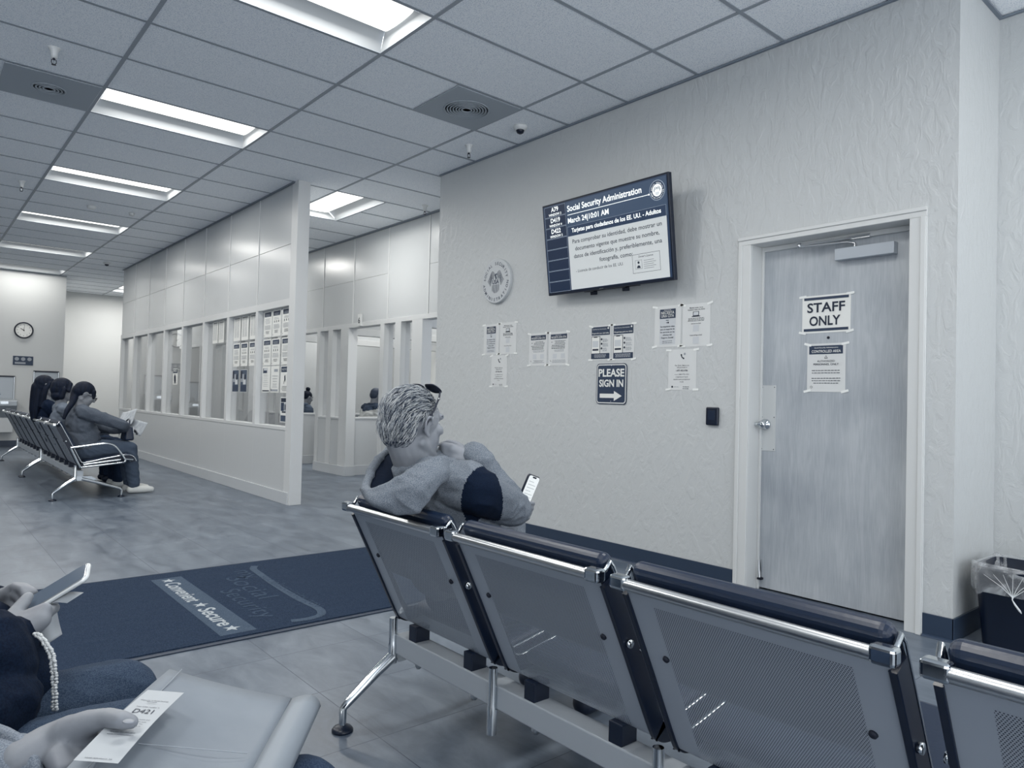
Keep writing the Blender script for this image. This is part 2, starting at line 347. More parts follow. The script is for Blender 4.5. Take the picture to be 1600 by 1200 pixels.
# ceiling: tiles around every opening, then the grid bars
GX0, GY0 = 1.045, 4.04
def gx(i): return GX0+1.22*i
def gy(j): return GY0+.61*j
troffers = [(0, -5, 'h'), (0, -1, 'h'), (0, 3, 'h'), (0, 7, 'h'), (0, 11, 'h'), (0, 15, 'h'), (0, 19, 'h'),
            (-2, -1, 'h'), (-2, 3, 'h'), (-2, 7, 'h'), (-2, 11, 'h'), (-2, 15, 'h'), (-2, -5, 'h'),
            (2, 5, 'v'), (2, 11, 'v'), (2, 21, 'v'), (4, 6, 'v'), (4, 9, 'v'), (4, 12, 'v'), (4, 15, 'v'), (2, -9, 'v')]
holes = []
for i, j, k in troffers:
    holes.append((gx(i), gx(i)+1.22, gy(j), gy(j)+.61) if k == 'h' else (gx(i), gx(i)+.61, gy(j), gy(j)+1.22))
b = MB()
for i in range(-6, 7):
    for j in range(-15, 25):
        for hx in (0, 1):
            x0 = gx(i)+.61*hx; y0 = gy(j); cx, cy = x0+.305, y0+.305
            if cx > 9 or any(h[0] < cx < h[1] and h[2] < cy < h[3] for h in holes): continue
            b.add([(x0, y0, CZ), (x0, y0+.61, CZ), (x0+.61, y0+.61, CZ), (x0+.61, y0, CZ)], [(0, 1, 2, 3)], CEILM)
b.build('ceiling', **S)
b = MB(); tb = .012
for j in range(-14, 25):
    xs = [-6]
    for hx0, hx1, hy0, hy1 in sorted(holes):
        if hy0+.1 < gy(j) < hy1-.1: b.box(xs[-1], hx0, gy(j)-tb, gy(j)+tb, CZ-.004, CZ+.02, TBAR); xs.append(hx1)
    b.box(xs[-1], 9, gy(j)-tb, gy(j)+tb, CZ-.004, CZ+.02, TBAR)
for i in range(-5, 7): b.box(gx(i)-tb, gx(i)+tb, -4.5, 19, CZ-.0045, CZ+.02, TBAR)
for i, j, k in troffers:
    if k == 'v': b.box(gx(i)+.61-tb, gx(i)+.61+tb, gy(j), gy(j)+1.22, CZ-.0045, CZ+.02, TBAR)
b.build('trim_1', **S)   # ceiling grid
b = MB()
EDGE = mat('wall angle paint', (120, 130, 142), .5)
b.box(WX-.02, WX, 1.27, 5.83, CZ-.014, CZ-.004, EDGE); b.box(WX, 4.585, 1.25, 1.27, CZ-.014, CZ-.004, EDGE); b.box(4.565, 4.585, -4, 1.25, CZ-.014, CZ-.004, EDGE)
b.box(-6, 2.38, FY-.02, FY, CZ-.014, CZ-.004, EDGE)
b.build('trim_2', **S)

LENS, NL, LL, LB = nodes('lamp diffuser'); LB.inputs['Base Color'].default_value = C3(240, 240, 236); LB.inputs['Emission Color'].default_value = (1, .985, .93, 1); LB.inputs['Emission Strength'].default_value = 1.35
TRAY = mat('white enamel tray', (196, 200, 203), .4)
def troffer(i, j, k, label):
    x0, x1, y0, y1 = (gx(i), gx(i)+1.22, gy(j), gy(j)+.61) if k == 'h' else (gx(i), gx(i)+.61, gy(j), gy(j)+1.22)
    cx, cy = (x0+x1)/2, (y0+y1)/2
    t = empty('ceiling_light', (cx, cy, CZ), label, 'ceiling light', 'recessed ceiling lights')
    if k == 'h': ea, eb = XX, YY
    else: ea, eb = YY, -XX
    c = Vector((cx, cy, CZ)); A, B_ = .598, .293; dz = .075; wb = .165; wa = .555
    def P(a, q, z): return c+ea*a+eb*q+ZZ*z
    h = MB()
    o = [P(-A, -B_, 0), P(A, -B_, 0), P(A, B_, 0), P(-A, B_, 0)]; n_ = [P(-wa, -wb, dz), P(wa, -wb, dz), P(wa, wb, dz), P(-wa, wb, dz)]
    # curved side reflectors
    for sgn in (-1, 1):
        rows = []
        for q in range(7):
            t_ = q/6; bb = B_+(wb-B_)*t_; zz = dz*(math.sin(t_*math.pi/2))
            rows.append([P(-A+(A-wa)*t_, sgn*bb, zz), P(A-(A-wa)*t_, sgn*bb, zz)])
        if sgn > 0: rows = [r[::-1] for r in rows]
        h.grid(rows, TRAY)
        h.add([P(sgn*A, -B_, 0), P(sgn*A, B_, 0), P(sgn*wa, wb, dz), P(sgn*wa, -wb, dz)], [(0, 1, 2, 3) if sgn < 0 else (3, 2, 1, 0)], TRAY)
    h.box(x0+.004, x1-.004, y0+.004, y1-.004, CZ+.1, CZ+.11, TRAY)
    f0 = .012
    for (a0, a1, b0, b1) in ((-A-f0, A+f0, -B_-f0, -B_), (-A-f0, A+f0, B_, B_+f0), (-A-f0, -A, -B_, B_), (A, A+f0, -B_, B_)):
        h.add([P(a0, b0, -.002), P(a0, b1, -.002), P(a1, b1, -.002), P(a1, b0, -.002)], [(0, 1, 2, 3)], TRAY)
    h.build('tray', t)
    l = MB(); l.grid([[P(-wa, -wb*math.cos(math.pi*q/8)/1, dz-.016*math.sin(math.pi*q/8)), P(wa, -wb*math.cos(math.pi*q/8), dz-.016*math.sin(math.pi*q/8))] for q in range(9)], LENS)
    l.build('diffuser', t)
    la = bpy.data.lights.new('troffer lamp', 'AREA'); la.shape = 'RECTANGLE'; la.size = 1.0; la.size_y = .28; la.energy = LAMP_W*{(0, 19): .4, (4, 6): 1.1, (4, 9): 1.3, (4, 12): 1.3, (4, 15): 1.1, (2, 21): 2.4, (0, 15): .8}.get((i, j), 1); la.color = LAMP_C
    lo = bpy.data.objects.new('lamp', la); COL.objects.link(lo); lo.parent = t; lo.location = (0, 0, .045)
    if k == 'v': lo.rotation_euler = (0, 0, R_(90))
    return t
TL = {(0, -1): 'large recessed ceiling light nearest the camera, cut by the top edge', (0, 3): 'bright ceiling light second in the row, left of the round vent', (0, 7): 'third ceiling light along the row over the waiting area',
      (0, 11): 'fourth ceiling light along the row, beyond the third', (0, 15): 'fifth ceiling light along the row, near the far wall', (0, 19): 'last ceiling light of the row, right before the far wall',
      (2, 5): 'ceiling light between the glazed partition and the booth fronts', (4, 6): 'unseen ceiling light added to brighten the nearest service booth', (4, 9): 'unseen ceiling light added to brighten the booth of the person in the banded jacket', (4, 12): 'unseen ceiling light added to brighten the booth of the person with the bun', (4, 15): 'unseen ceiling light added to brighten the farthest service booth', (2, 21): 'ceiling light over the far recess, mostly behind the partition'}  # fixtures inside the booths are unseen, added to brighten the interiors
for i, j, k in troffers: troffer(i, j, k, TL.get((i, j), 'recessed ceiling light outside the picture over the hall, column %s row %s' % ('abcdefghijk'[i+3], chr(ord('a')+(j+10)%26))))

# ------------------------------------------------------------------ door
JAMB = WHITEP
b = MB(); tw = .048
for y0, y1 in ((DY1, DY1+.085), (DY0-.085, DY0)):      # casings
    b.box(WX-.014, WX, y0, y1, 0, DH, JAMB); b.box(WX-.022, WX-.014, y0+(0.055 if y0 > 2 else .004), y1-(.004 if y0 > 2 else .055), 0, DH, JAMB)
b.box(WX-.014, WX, DY0-.085, DY1+.085, DH, DH+.05, JAMB); b.box(WX-.022, WX-.014, DY0-.085, DY1+.085, DH+.03, DH+.05, JAMB)
b.box(WX, WX+.14, DY1, DY1+.04, 0, DH+.04, JAMB); b.box(WX, WX+.14, DY0-.04, DY0, 0, DH+.04, JAMB); b.box(WX, WX+.14, DY0, DY1, DH, DH+.04, JAMB)
b.box(WX+.115, WX+.131, DY1-.016, DY1, 0, DH, JAMB); b.box(WX+.115, WX+.131, DY0, DY0+.016, 0, DH, JAMB); b.box(WX+.115, WX+.131, DY0+.016, DY1-.016, DH-.03, DH, JAMB)
b.build('trim_3', bevel=.003, **S)
DX = WX+.131
b = MB(); b.box(DX+.06, DX+.1, DY0-.04, DY1+.04, 0, CZ, BLACKM); b.build('door_light_block', **S)  # unseen black backing added behind the door so no light leaks through its gaps
door = MB().box(DX, DX+.045, DY0+.003, DY1-.003, .010, DH-.004, WOOD).build('door_1', bevel=.002, loc=(DX, DY1, 0), **S)
b = MB(); b.box(DX-.003, DX, 2.300, 2.400, .86, 1.268, mat('brushed plate', (204, 207, 208), .42, .25))
for y in (2.31, 2.39):
    for z in (.872, 1.256, 1.07): b.lathe([(.0035, 0), (.003, .002)], INK, (DX-.003, y, z), (-1, 0, 0), 8)
b.build('push_plate', door, bevel=.001)
b = MB(); c = (DX-.003, 2.365, 1.024)
b.lathe([(.034, 0), (.034, .008), (.026, .014), (.013, .018), (.012, .035), (.02, .042), (.024, .05), (.022, .058), (.012, .062)], CHROME, c, (-1, 0, 0), 28)
b.tube([(DX-.055, 2.365, 1.024), (DX-.062, 2.38, 1.024), (DX-.062, 2.44, 1.026)], [.011, .011, .009], CHROME)
b.build('door_handle', door)
b = MB(); b.box(DX-.055, DX, 1.60, 1.925, 1.985, 2.052, ALU); b.build('door_closer', door, bevel=.003)
b = MB(); b.tube([(DX-.03, 1.82, 2.055), (DX-.03, 1.82, 2.075), (DX-.04, 1.86, 2.085), (DX-.09, 2.12, 2.085)], .007, SATIN)
b.tube([(DX-.09, 2.12, 2.095), (DX-.03, 1.84, 2.108)], .006, SATIN); b.box(DX-.03, DX-.002, 1.74, 1.85, 2.10, 2.118, SATIN); b.lathe([(.01, 0), (.01, .03)], SATIN, (DX-.09, 2.12, 2.078), n=12)
b.build('closer_arm', door)
b = MB(); b.box(DX-.004, DX, 2.375, 2.398, .07, .185, SATIN); b.tube([(DX-.012, 2.39, .178), (DX-.018, 2.385, .12), (DX-.026, 2.375, .075)], [.006, .007, .006], SATIN); b.box(DX-.034, DX-.004, 2.362, 2.388, .062, .074, BLACKM)
b.build('kick_down_stop', door)
b = MB(); b.lathe([(.008, 0), (.008, .003), (.004, .004)], BLACKM, (DX, 1.978, 1.548), (-1, 0, 0), 12); b.build('peephole', door)

# ------------------------------------------------------------------ glazed partition (studs, panels, glass) running away from the camera
SP = .945; NB = 8
ys = [PY0+.005+SP*k for k in range(NB+1)]
th = .13; fx = PX
WT, WB = 2.055, .79
b = MB()
b.box(fx, fx+th, PY0-.09, ys[0]+.055, 0, CZ, FRAMEP)                      # end post
for k in range(1, NB+1): b.box(fx+.002, fx+th-.002, ys[k]-.035, ys[k]+.035, WB, WT, FRAMEP)
b.box(fx+.001, fx+th-.001, ys[0], ys[-1]+.035, WT, WT+.075, FRAMEP); b.box(fx+.001, fx+th-.001, ys[0], ys[-1]+.035, WB-.035, WB, FRAMEP)
b.build('wall_partition', bevel=.002, **S)
b = MB()
for k in range(NB):
    for z0, z1 in ((WT+.075, 2.70), (2.702, CZ)): b.box(fx+.006, fx+th-.006, ys[k]+(.055 if k == 0 else .002), ys[k+1]-.002, z0+.001, z1, PANEL)
    b.box(fx+.006, fx+th-.006, ys[k]+(.055 if k == 0 else 0), ys[k+1], .0, WB-.035, PANEL)
b.build('wall_partition_panels', bevel=.0015, **S)
b = MB()
for k in range(1, NB): b.box(fx-.001, fx+.006, ys[k]-.006, ys[k]+.006, WT+.075, CZ, CAMW)
b.build('trim_4', **S)
b = MB(); b.box(fx-.010, fx+.006, PY0-.06, ys[-1]+.04, 0, .125, PBASE); b.box(fx+th-.006, fx+th+.01, PY0-.06, ys[-1]+.04, 0, .125, PBASE); b.build('baseboard_partition', bevel=.003, **S)
for k in range(NB):
    y0 = ys[k]+(.055 if k == 0 else .035); y1 = ys[k+1]-.035
    b = MB(); b.box(fx+.055, fx+.061, y0, y1, WB, WT, GLASS); b.build('window_%d' % (k+1), **S)

# ------------------------------------------------------------------ booth fronts
PER = 1.873
BT = 2.075
def bp(n, y0, y1, z0, z1, m=FRAMEP, o=b): pass
fr = MB(); pn = MB(); bs = MB(); bt = .14
for g in range(-1, 4):
    Y0 = 9.115+PER*g                      # near edge of the post group (opening lies nearer)
    P_ = [(Y0, Y0+.235), (Y0+.49, Y0+.63), (Y0+.90, Y0+1.0)]
    if g >= 0:
        for a, c in P_: fr.box(BX, BX+bt, a, c, 0, BT, FRAMEP)
    else:
        for a, c in P_[1:]: fr.box(BX, BX+bt, a, c, 0, BT, FRAMEP)
        fr.box(BX, BX+bt, Y0, Y0+.235, 0, BT, FRAMEP)
    for a, c in ((Y0+.235, Y0+.49), (Y0+.63, Y0+.90)):
        fr.box(BX+.001, BX+bt-.001, a, c, .79, .815, FRAMEP); pn.box(BX+.008, BX+bt-.008, a, c, 0, .79, PANEL)
        gl = MB(); gl.box(BX+.07, BX+.076, a, c, .815, BT, GLASS); gl.build('window_%d' % (20+g*2+(1 if a > Y0+.5 else 0)), **S)
    bs.box(BX-.012, BX, Y0-.0, Y0+1.0, 0, .135, PBASE); bs.box(BX-.012, BX+bt+.01, Y0-.012, Y0, 0, .135, PBASE)
    # divider running away between two booths: half wall, sill and the beam above
    if g >= 2: pn.box(BX+bt, 7.6, Y0+.06, Y0+.17, 0, CZ, PANEL)
    else:
        pn.box(BX+bt, 7.6, Y0+.06, Y0+.17, 0, .80, PANEL); fr.box(BX+bt, 7.6, Y0+.045, Y0+.185, .80, .825, FRAMEP)
        fr.box(BX+bt, 7.6, Y0+.05, Y0+.18, 1.99, 2.09, FRAMEP); pn.box(BX+bt, 7.6, Y0+.06, Y0+.17, 2.09, CZ, PANEL)
    bs.box(BX+bt, 7.6, Y0+.048, Y0+.06, 0, .135, PBASE)
fr.box(BX, BX+bt, 5.83, 17.2, BT, BT+.06, FRAMEP); 
for k, y in enumerate([6.2+.937*q for q in range(12)]):
    z = 2.73
    pn.box(BX+.008, BX+bt-.008, y+.004, y+.933, BT+.06, z-.002 if k % 4 != 1 else CZ, PANEL)
    if k % 4 != 1: pn.box(BX+.008, BX+bt-.008, y+.004, y+.933, z, CZ, PANEL)
st = MB()
for q in range(12): st.box(BX-.001, BX+.01, 6.2+.937*q-.007, 6.2+.937*q+.007, BT+.06, CZ, CAMW)
fr.build('wall_booths', bevel=.002, **S); pn.build('wall_booth_panels', bevel=.0015, **S); bs.build('baseboard_booths', bevel=.003, **S); st.build('trim_5', **S)
b = MB(); b.box(7.6, 7.72, 5.5, 19, 0, CZ, WALL2); b.build('wall_booth_back', **S)
b = MB(); b.box(BX-.02, BX, 5.83, 17.2, CZ-.016, CZ-.004, EDGE); b.box(PX-.02, PX, PY0, ys[-1], CZ-.016, CZ-.004, EDGE); b.build('trim_6', **S)
# ================================================================== CEILING FITTINGS
DIFF = mat('grey vent face', (158, 166, 174), .6); DIFFD = mat('dark slot', (70, 82, 98), .7)
def vent(x0, x1, y0, y1, label, rings):
    c = ((x0+x1)/2, (y0+y1)/2, CZ); t = empty('ceiling_vent', c, label, 'ceiling vent', 'ceiling vents')
    b = MB(); b.box(x0+.014, x1-.014, y0+.014, y1-.014, CZ-.012, CZ-.004, DIFF); b.build('face_plate', t, bevel=.002)
    b = MB()
    for q in range(rings): r = .03+.022*q; b.lathe([(r, 0), (r+.003, -.006), (r+.012, -.006), (r+.013, 0)], DIFF, (c[0], c[1], CZ-.012), n=36)
    b.build('louver', t)
vent(gx(1)+.61, gx(2), gy(0)-.06+.06, gy(1), 'square ceiling vent with round louver, left of the screen', 7)
vent(gx(-1)+.61, gx(0), gy(3), gy(4), 'square ceiling vent beside the second ceiling light, at the left edge', 4)
def sprinkler(px, py, label):
    c = onZ(px, py, CZ); t = empty('sprinkler', c, label, 'sprinkler', 'ceiling sprinklers')
    b = MB(); b.lathe([(.038, 0), (.034, -.006), (.024, -.02), (.019, -.05), (.017, -.066)], CAMW, c, n=20); b.build('cup', t)
    b = MB(); z = c.z-.066
    b.lathe([(.007, 0), (.007, -.012), (.004, -.014)], BLACKP, (c.x, c.y, z), n=10)
    for sg in (-1, 1): b.tube([(c.x+sg*.004, c.y, z-.006), (c.x+sg*.013, c.y, z-.012), (c.x+sg*.014, c.y, z-.03), (c.x+sg*.004, c.y, z-.042)], .0025, BLACKP, 6)
    b.tube([(c.x, c.y, z-.012), (c.x, c.y, z-.036)], .0022, SATIN, 6); b.lathe([(.014, 0), (.014, -.002)], BLACKP, (c.x, c.y, z-.042), n=12); b.build('head', t)
sprinkler(85, 75, 'white sprinkler above the second ceiling light, top left'); sprinkler(733, 227, 'white sprinkler on the ceiling near the top of the screen wall')
sprinkler(664, 321, 'white sprinkler over the booth fronts'); sprinkler(34, 283, 'small sprinkler at the left edge above the third ceiling light')
def dome(px, py, label, dark=True, s=1):
    c = onZ(px, py, CZ); t = empty('ceiling_dome_camera' if dark else 'smoke_detector', c, label, 'security camera' if dark else 'smoke detector', 'ceiling domes')
    b = MB(); b.lathe([(.055*s, 0), (.055*s, -.012), (.048*s, -.03), (.03*s, -.036)], CAMW, c, n=24); b.build('housing', t)
    if dark: b = MB(); b.lathe([(.033, -.03), (.033, -.04), (.026, -.056), (.012, -.064), (.001, -.066)], BLACKP, c, n=20); b.build('lens_dome', t)
dome(813, 197, 'white dome camera with dark lens, right of the vent'); dome(167, 410, 'small dome camera on the ceiling before the partition end')
dome(143, 322, 'flat white detector between the third and fourth ceiling lights', False, .9); dome(206, 333, 'little white detector close to the partition, beside the fourth light', False, .6)

# ================================================================== SCREEN
SCR_D = mat('screen navy', (38, 54, 78), .3, emit=.28); SCR_W = mat('screen white', (198, 202, 203), .3, emit=.2); SCR_T = mat('screen text white', (226, 230, 230), .4, emit=.6)
SCR_K = mat('screen text dark', (44, 56, 74), .4); SCR_L = mat('screen line', (150, 162, 176), .4, emit=.3); SCR_B = mat('screen cell', (30, 44, 68), .3, emit=.15)
def seal_marks(b, o, ex, ey, r, m, ring=True, lift=.0008, tm=None):
    """ring lettering, eagle wings, USA and striped shield, drawn inside radius r"""
    tm = tm or m
    def arc(t, rad, a0, a1, size, flip=False):
        n = len(t)
        for i, ch in enumerate(t):
            if ch == ' ': continue
            a = R_(a0+(a1-a0)*i/(n-1)); c = o+ex*(math.cos(a)*rad)+ey*(math.sin(a)*rad)
            if not flip: e1 = ex*math.sin(a)-ey*math.cos(a); e2 = ex*math.cos(a)+ey*math.sin(a)
            else: e1 = -ex*math.sin(a)+ey*math.cos(a); e2 = -ex*math.cos(a)-ey*math.sin(a)
            b.text(ch, c-e2*size*.35, e1, e2, size, tm, lift=lift, bold=.015)
    if ring:
        arc('SOCIAL SECURITY', r*.80, 172, 12, r*.2); arc('ADMINISTRATION', r*.86, 192, 352, r*.2, True)
    for sg in (-1, 1):
        for q in range(5):
            P = []; 
            for t in range(8):
                u = t/7; x = sg*(.08+.50*u)*(1-.13*q)+sg*.03*q; y = .32+.14*math.sin(math.pi*min(1, u*1.25))-.52*max(0, u-.35)**1.1*(1-.05*q)-.07*q
                P.append((x*r, y*r))
            w_ = .013*r
            for t in range(7):
                (x0, y0), (x1, y1) = P[t], P[t+1]; dx, dy = x1-x0, y1-y0; l = math.hypot(dx, dy) or 1; nx, ny = -dy/l*w_, dx/l*w_
                b.flat([(x0+nx, y0+ny), (x0-nx, y0-ny), (x1-nx, y1-ny), (x1+nx, y1+ny)] if True else [], o, ex, ey, m, lift)
    b.flat([(-.1*r, .3*r), (.0, .06*r), (.09*r, .10*r), (.02*r, .26*r), (.12*r, .3*r), (.02*r, .34*r)][::-1], o, ex, ey, m, lift)
    b.text('USA', o+ey*(-.13*r), ex, ey, r*.26, tm, lift=lift, bold=.03)
    for q in range(9):
        x = (-.24+.06*q)*r; yb = -.56+.10*((q-4)/4)**2
        b.rect(x-.011*r, x+.011*r, yb*r, -.17*r, o, ex, ey, m, lift)
def orient(n): n = Vector(n).normalized(); ex = ZZ.cross(n).normalized(); return ex, n.cross(ex), n
cT = Vector((3.79, 3.49, 2.302)); tilt = .139; yaw = -.033
nT = Vector((-math.cos(yaw)*math.cos(tilt), -math.sin(yaw)*math.cos(tilt), -math.sin(tilt))); eT = ZZ.cross(nT).normalized(); uT = nT.cross(eT)
eT, uT = eT*math.cos(-.011)+uT*math.sin(-.011), uT*math.cos(-.011)-eT*math.sin(-.011)
TWd, THt = 1.241, .700
tv = empty('television', cT, 'wall mounted screen showing Social Security Administration queue numbers', 'television')
b = MB(); b.obox(cT-nT*.02, (eT, uT, nT), (TWd/2, THt/2, .018), BLACKP); b.obox(cT-nT*.05, (eT, uT, nT), (.36, .22, .02), BLACKM); b.build('case', tv, bevel=.004)
b = MB(); o = cT+nT*.0005
W2, H2 = TWd/2-.012, THt/2-.014
b.rect(-W2, W2, -H2+.006, H2, o, eT, uT, SCR_D)
def tx(px, py):   # picture of the screen in its own 0..1 frame
    return (-W2+px*2*W2, H2-py*2*H2)
def trect(x0, y0, x1, y1, m, lift=.0006):
    a, c = tx(x0, y1), tx(x1, y0); b.rect(a[0], c[0], a[1], c[1], o, eT, uT, m, lift)
def ttext(t, x, y, size, m, align='c', bold=.0, width=None, lift=.0012):
    a = tx(x, y); b.text(t, o+eT*a[0]+uT*a[1], eT, uT, size, m, align, bold, lift, width)
def tframe(x0, y0, x1, y1, m, w_=.0022, lift=.0012):
    trect(x0, y0, x1, y0+w_*1.6, m, lift); trect(x0, y1-w_*1.6, x1, y1, m, lift); trect(x0, y0, x0+w_, y1, m, lift); trect(x1-w_, y0, x1, y1, m, lift)
for q in range(8):
    y0 = .012+q*.1225; trect(.012, y0, .205, y0+.118, SCR_B); tframe(.012, y0, .205, y0+.118, SCR_L, .0016)
for q, (a, c) in enumerate((('A79', 'WINDOW 3'), ('D419', 'WINDOW 4'), ('D422', 'WINDOW 5'))):
    ttext(a, .108, .012+q*.1225+.062, .048, SCR_T, bold=.02); ttext(c, .108, .012+q*.1225+.108, .026, SCR_T, bold=.02)
trect(.213, .012, .995, .385, mat('screen slate', (56, 72, 94), .3, emit=.3))
ttext('Social Security Administration', .222, .115, .062, SCR_T, 'l', .02, width=1.217*.60)
trect(.222, .150, .87, .156, SCR_T, .0012); c0 = tx(.873, .153); b.flat(circ(.006), o+eT*c0[0]+uT*c0[1], eT, uT, SCR_T, .0014)
ttext('March 24|10:01 AM', .222, .245, .054, SCR_T, 'l', .02, width=1.217*.345)
trect(.213, .285, .985, .388, SCR_D, .0012); tframe(.213, .283, .985, .392, SCR_L, .0014, .0014)
ttext('Tarjetas para ciudadanos de los EE. UU. - Adultos', .60, .352, .043, SCR_T, 'c', .02, width=1.217*.70, lift=.002)
trect(.213, .392, .985, .985, SCR_W, .0014)
for q, (t, wd) in enumerate((('Para comprobar su identidad, debe mostrar un', .70), ('documento vigente que muestre su nombre,', .66), ('datos de identificación y, preferiblemente, una', .69), ('fotografía, como:', .26))):
    ttext(t, .60, .475+.082*q, .042, SCR_K, 'c', .008, width=1.217*wd, lift=.002)
ttext('- Licencia de conducir de los EE. UU.', .265, .80, .031, SCR_K, 'l', .0, width=1.217*.39, lift=.002)
tframe(.725, .715, .925, .905, SCR_K, .002, .002); ttext("Driver's License", .825, .752, .02, SCR_K, lift=.002)
tframe(.745, .775, .795, .865, SCR_K, .0014, .002); c0 = tx(.770, .80); b.flat(circ(.009, 12), o+eT*c0[0]+uT*c0[1], eT, uT, SCR_K, .0022)
c0 = tx(.770, .856); b.flat([(.016*math.cos(math.pi*i/8), .019*math.sin(math.pi*i/8)) for i in range(9)], o+eT*c0[0]+uT*c0[1], eT, uT, SCR_K, .0022)
for q in range(5): trect(.808, .785+.02*q, .895 if q % 2 else .88, .788+.02*q, SCR_K, .002)
c0 = tx(.932, .13); oo = o+eT*c0[0]+uT*c0[1]; b.flat(circ(.066, 36), oo, eT, uT, SCR_L, .0012); b.flat(circ(.062, 36), oo, eT, uT, SCR_D, .0016); b.flat(circ(.040, 30), oo, eT, uT, SCR_T, .002)
seal_marks(b, oo, eT, uT, .060, SCR_D, ring=True, lift=.0026, tm=SCR_T)
b.build('display', tv)
b = MB(); b.obox(cT-uT*(THt/2-.006)+nT*.0006-eT*.04, (eT, uT, nT), (.02, .0025, .0006), CHROME); b.build('maker_badge', tv)
b = MB()
for q in (-.16, .16):
    b.obox(cT-nT*.078+eT*(q-.02)-uT*.02, (eT, uT, nT), (.013, .35, .008), BLACKM); b.obox(cT-nT*.062+eT*(q-.02)-uT*.368, (eT, uT, nT), (.015, .012, .022), BLACKM)
b.obox(cT-nT*.082-eT*.02-uT*.335, (eT, uT, nT), (.27, .016, .012), BLACKM)
b.box(WX-.02, WX-.002, 3.2, 3.8, cT.z-.06, cT.z-.02, BLACKM); b.box(WX-.02, WX-.002, 3.2, 3.8, cT.z+.1, cT.z+.14, BLACKM)
b.build('wall_bracket', tv)

# ================================================================== PLAQUE AND SIGNS ON THE SCREEN WALL
EW, UW, NW = NY, ZZ, Vector((-1, 0, 0))      # along the wall to the right, up, out into the room
sc = Vector((WX-.032, 4.885, 2.178))
pl = MB(); pl.lathe([(.195, 0), (.197, .004), (.197, .028), (.193, .032)], mat('plaque grey', (190, 194, 197), .4), (WX, 4.885, 2.178), (-1, 0, 0), 56, smooth=False)
seal_marks(pl, sc, EW, UW, .192, mat('plaque letters', (52, 64, 84), .5), lift=.0012)
pl.build('round_emblem_plaque', label='round grey wall plaque with an eagle, USA shield and Social Security Administration lettering', cat='plaque', loc=sc)
b = MB(); o = Vector((WX, 3.531, 1.272)); sw, sh = .296, .300
b.prism(rrect(sw, sh, .028), o+NW*.003, EW, UW, .004, NAVY); b.flat(rrect(sw-.012, sh-.012, .024), o+NW*.007, EW, UW, PAPER, .0006); b.flat(rrect(sw-.026, sh-.026, .018), o+NW*.007, EW, UW, NAVY, .0012)
b.text('PLEASE', o+NW*.007+UW*.055, EW, UW, .078, PAPER, bold=.03, lift=.002, width=.25); b.text('SIGN IN', o+NW*.007-UW*.020, EW, UW, .072, PAPER, bold=.03, lift=.002, width=.235)
b.flat([(-.11, -.073), (.03, -.073), (.03, -.052), (.105, -.088), (.03, -.126), (.03, -.104), (-.11, -.104)][::-1], o+NW*.007, EW, UW, PAPER, .002)
b.lathe([(.003, 0), (.003, .002)], SATIN, o+NW*.007+UW*.135, NW, 8); b.lathe([(.003, 0), (.003, .002)], SATIN, o+NW*.007-UW*.128, NW, 8)
b.build('please_sign_in_sign', label='dark rounded sign reading PLEASE SIGN IN over a white arrow', cat='sign', loc=o)
b = MB(); b.box(WX-.024, WX, 2.612, 2.702, 1.006, 1.122, BLACKP); ob = b.build('card_reader', bevel=.008, seg=3, label='small black card reader box on the wall left of the door', cat='card reader', loc=(WX, 2.657, 1.06))
b = MB(); b.box(WX-.0255, WX-.024, 2.632, 2.682, 1.04, 1.10, VINYL); b.build('reader_face', ob, bevel=.003)

rl = random.Random(3)
def lines(b, o, ex, ey, x0, x1, y, n, dy, m=PGREY, h=.004, lift=.0014, centre=True, ragged=.35):
    for i in range(n):
        L_ = (x1-x0)*(1-ragged*rl.random()); a = (x0+x1)/2-L_/2 if centre else x0; e = a+L_; yy = y-dy*i
        while a < e-.002:
            w_ = min(rl.uniform(.008, .022), e-a); b.rect(a, a+w_, yy-h/2, yy+h/2, o, ex, ey, m, lift); a += w_+.0035
def handset(b, o, ex, ey, s, m, lift=.0016):
    P = []
    for i in range(9): a = R_(175+85*i/8); P.append((s*math.cos(a)+s*.6, s*math.sin(a)+s*.75))
    for i in range(8, -1, -1): a = R_(175+85*i/8); P.append((s*.72*math.cos(a)+s*.6, s*.72*math.sin(a)+s*.75))
    for i in range(8): j = 17-i; b.flat([P[i], P[i+1], P[j-1], P[j]], o, ex, ey, m, lift)
    b.flat(circ(s*.24, 12, -.28*s, .82*s), o, ex, ey, m, lift); b.flat(circ(s*.24, 12, .50*s, -.16*s), o, ex, ey, m, lift)
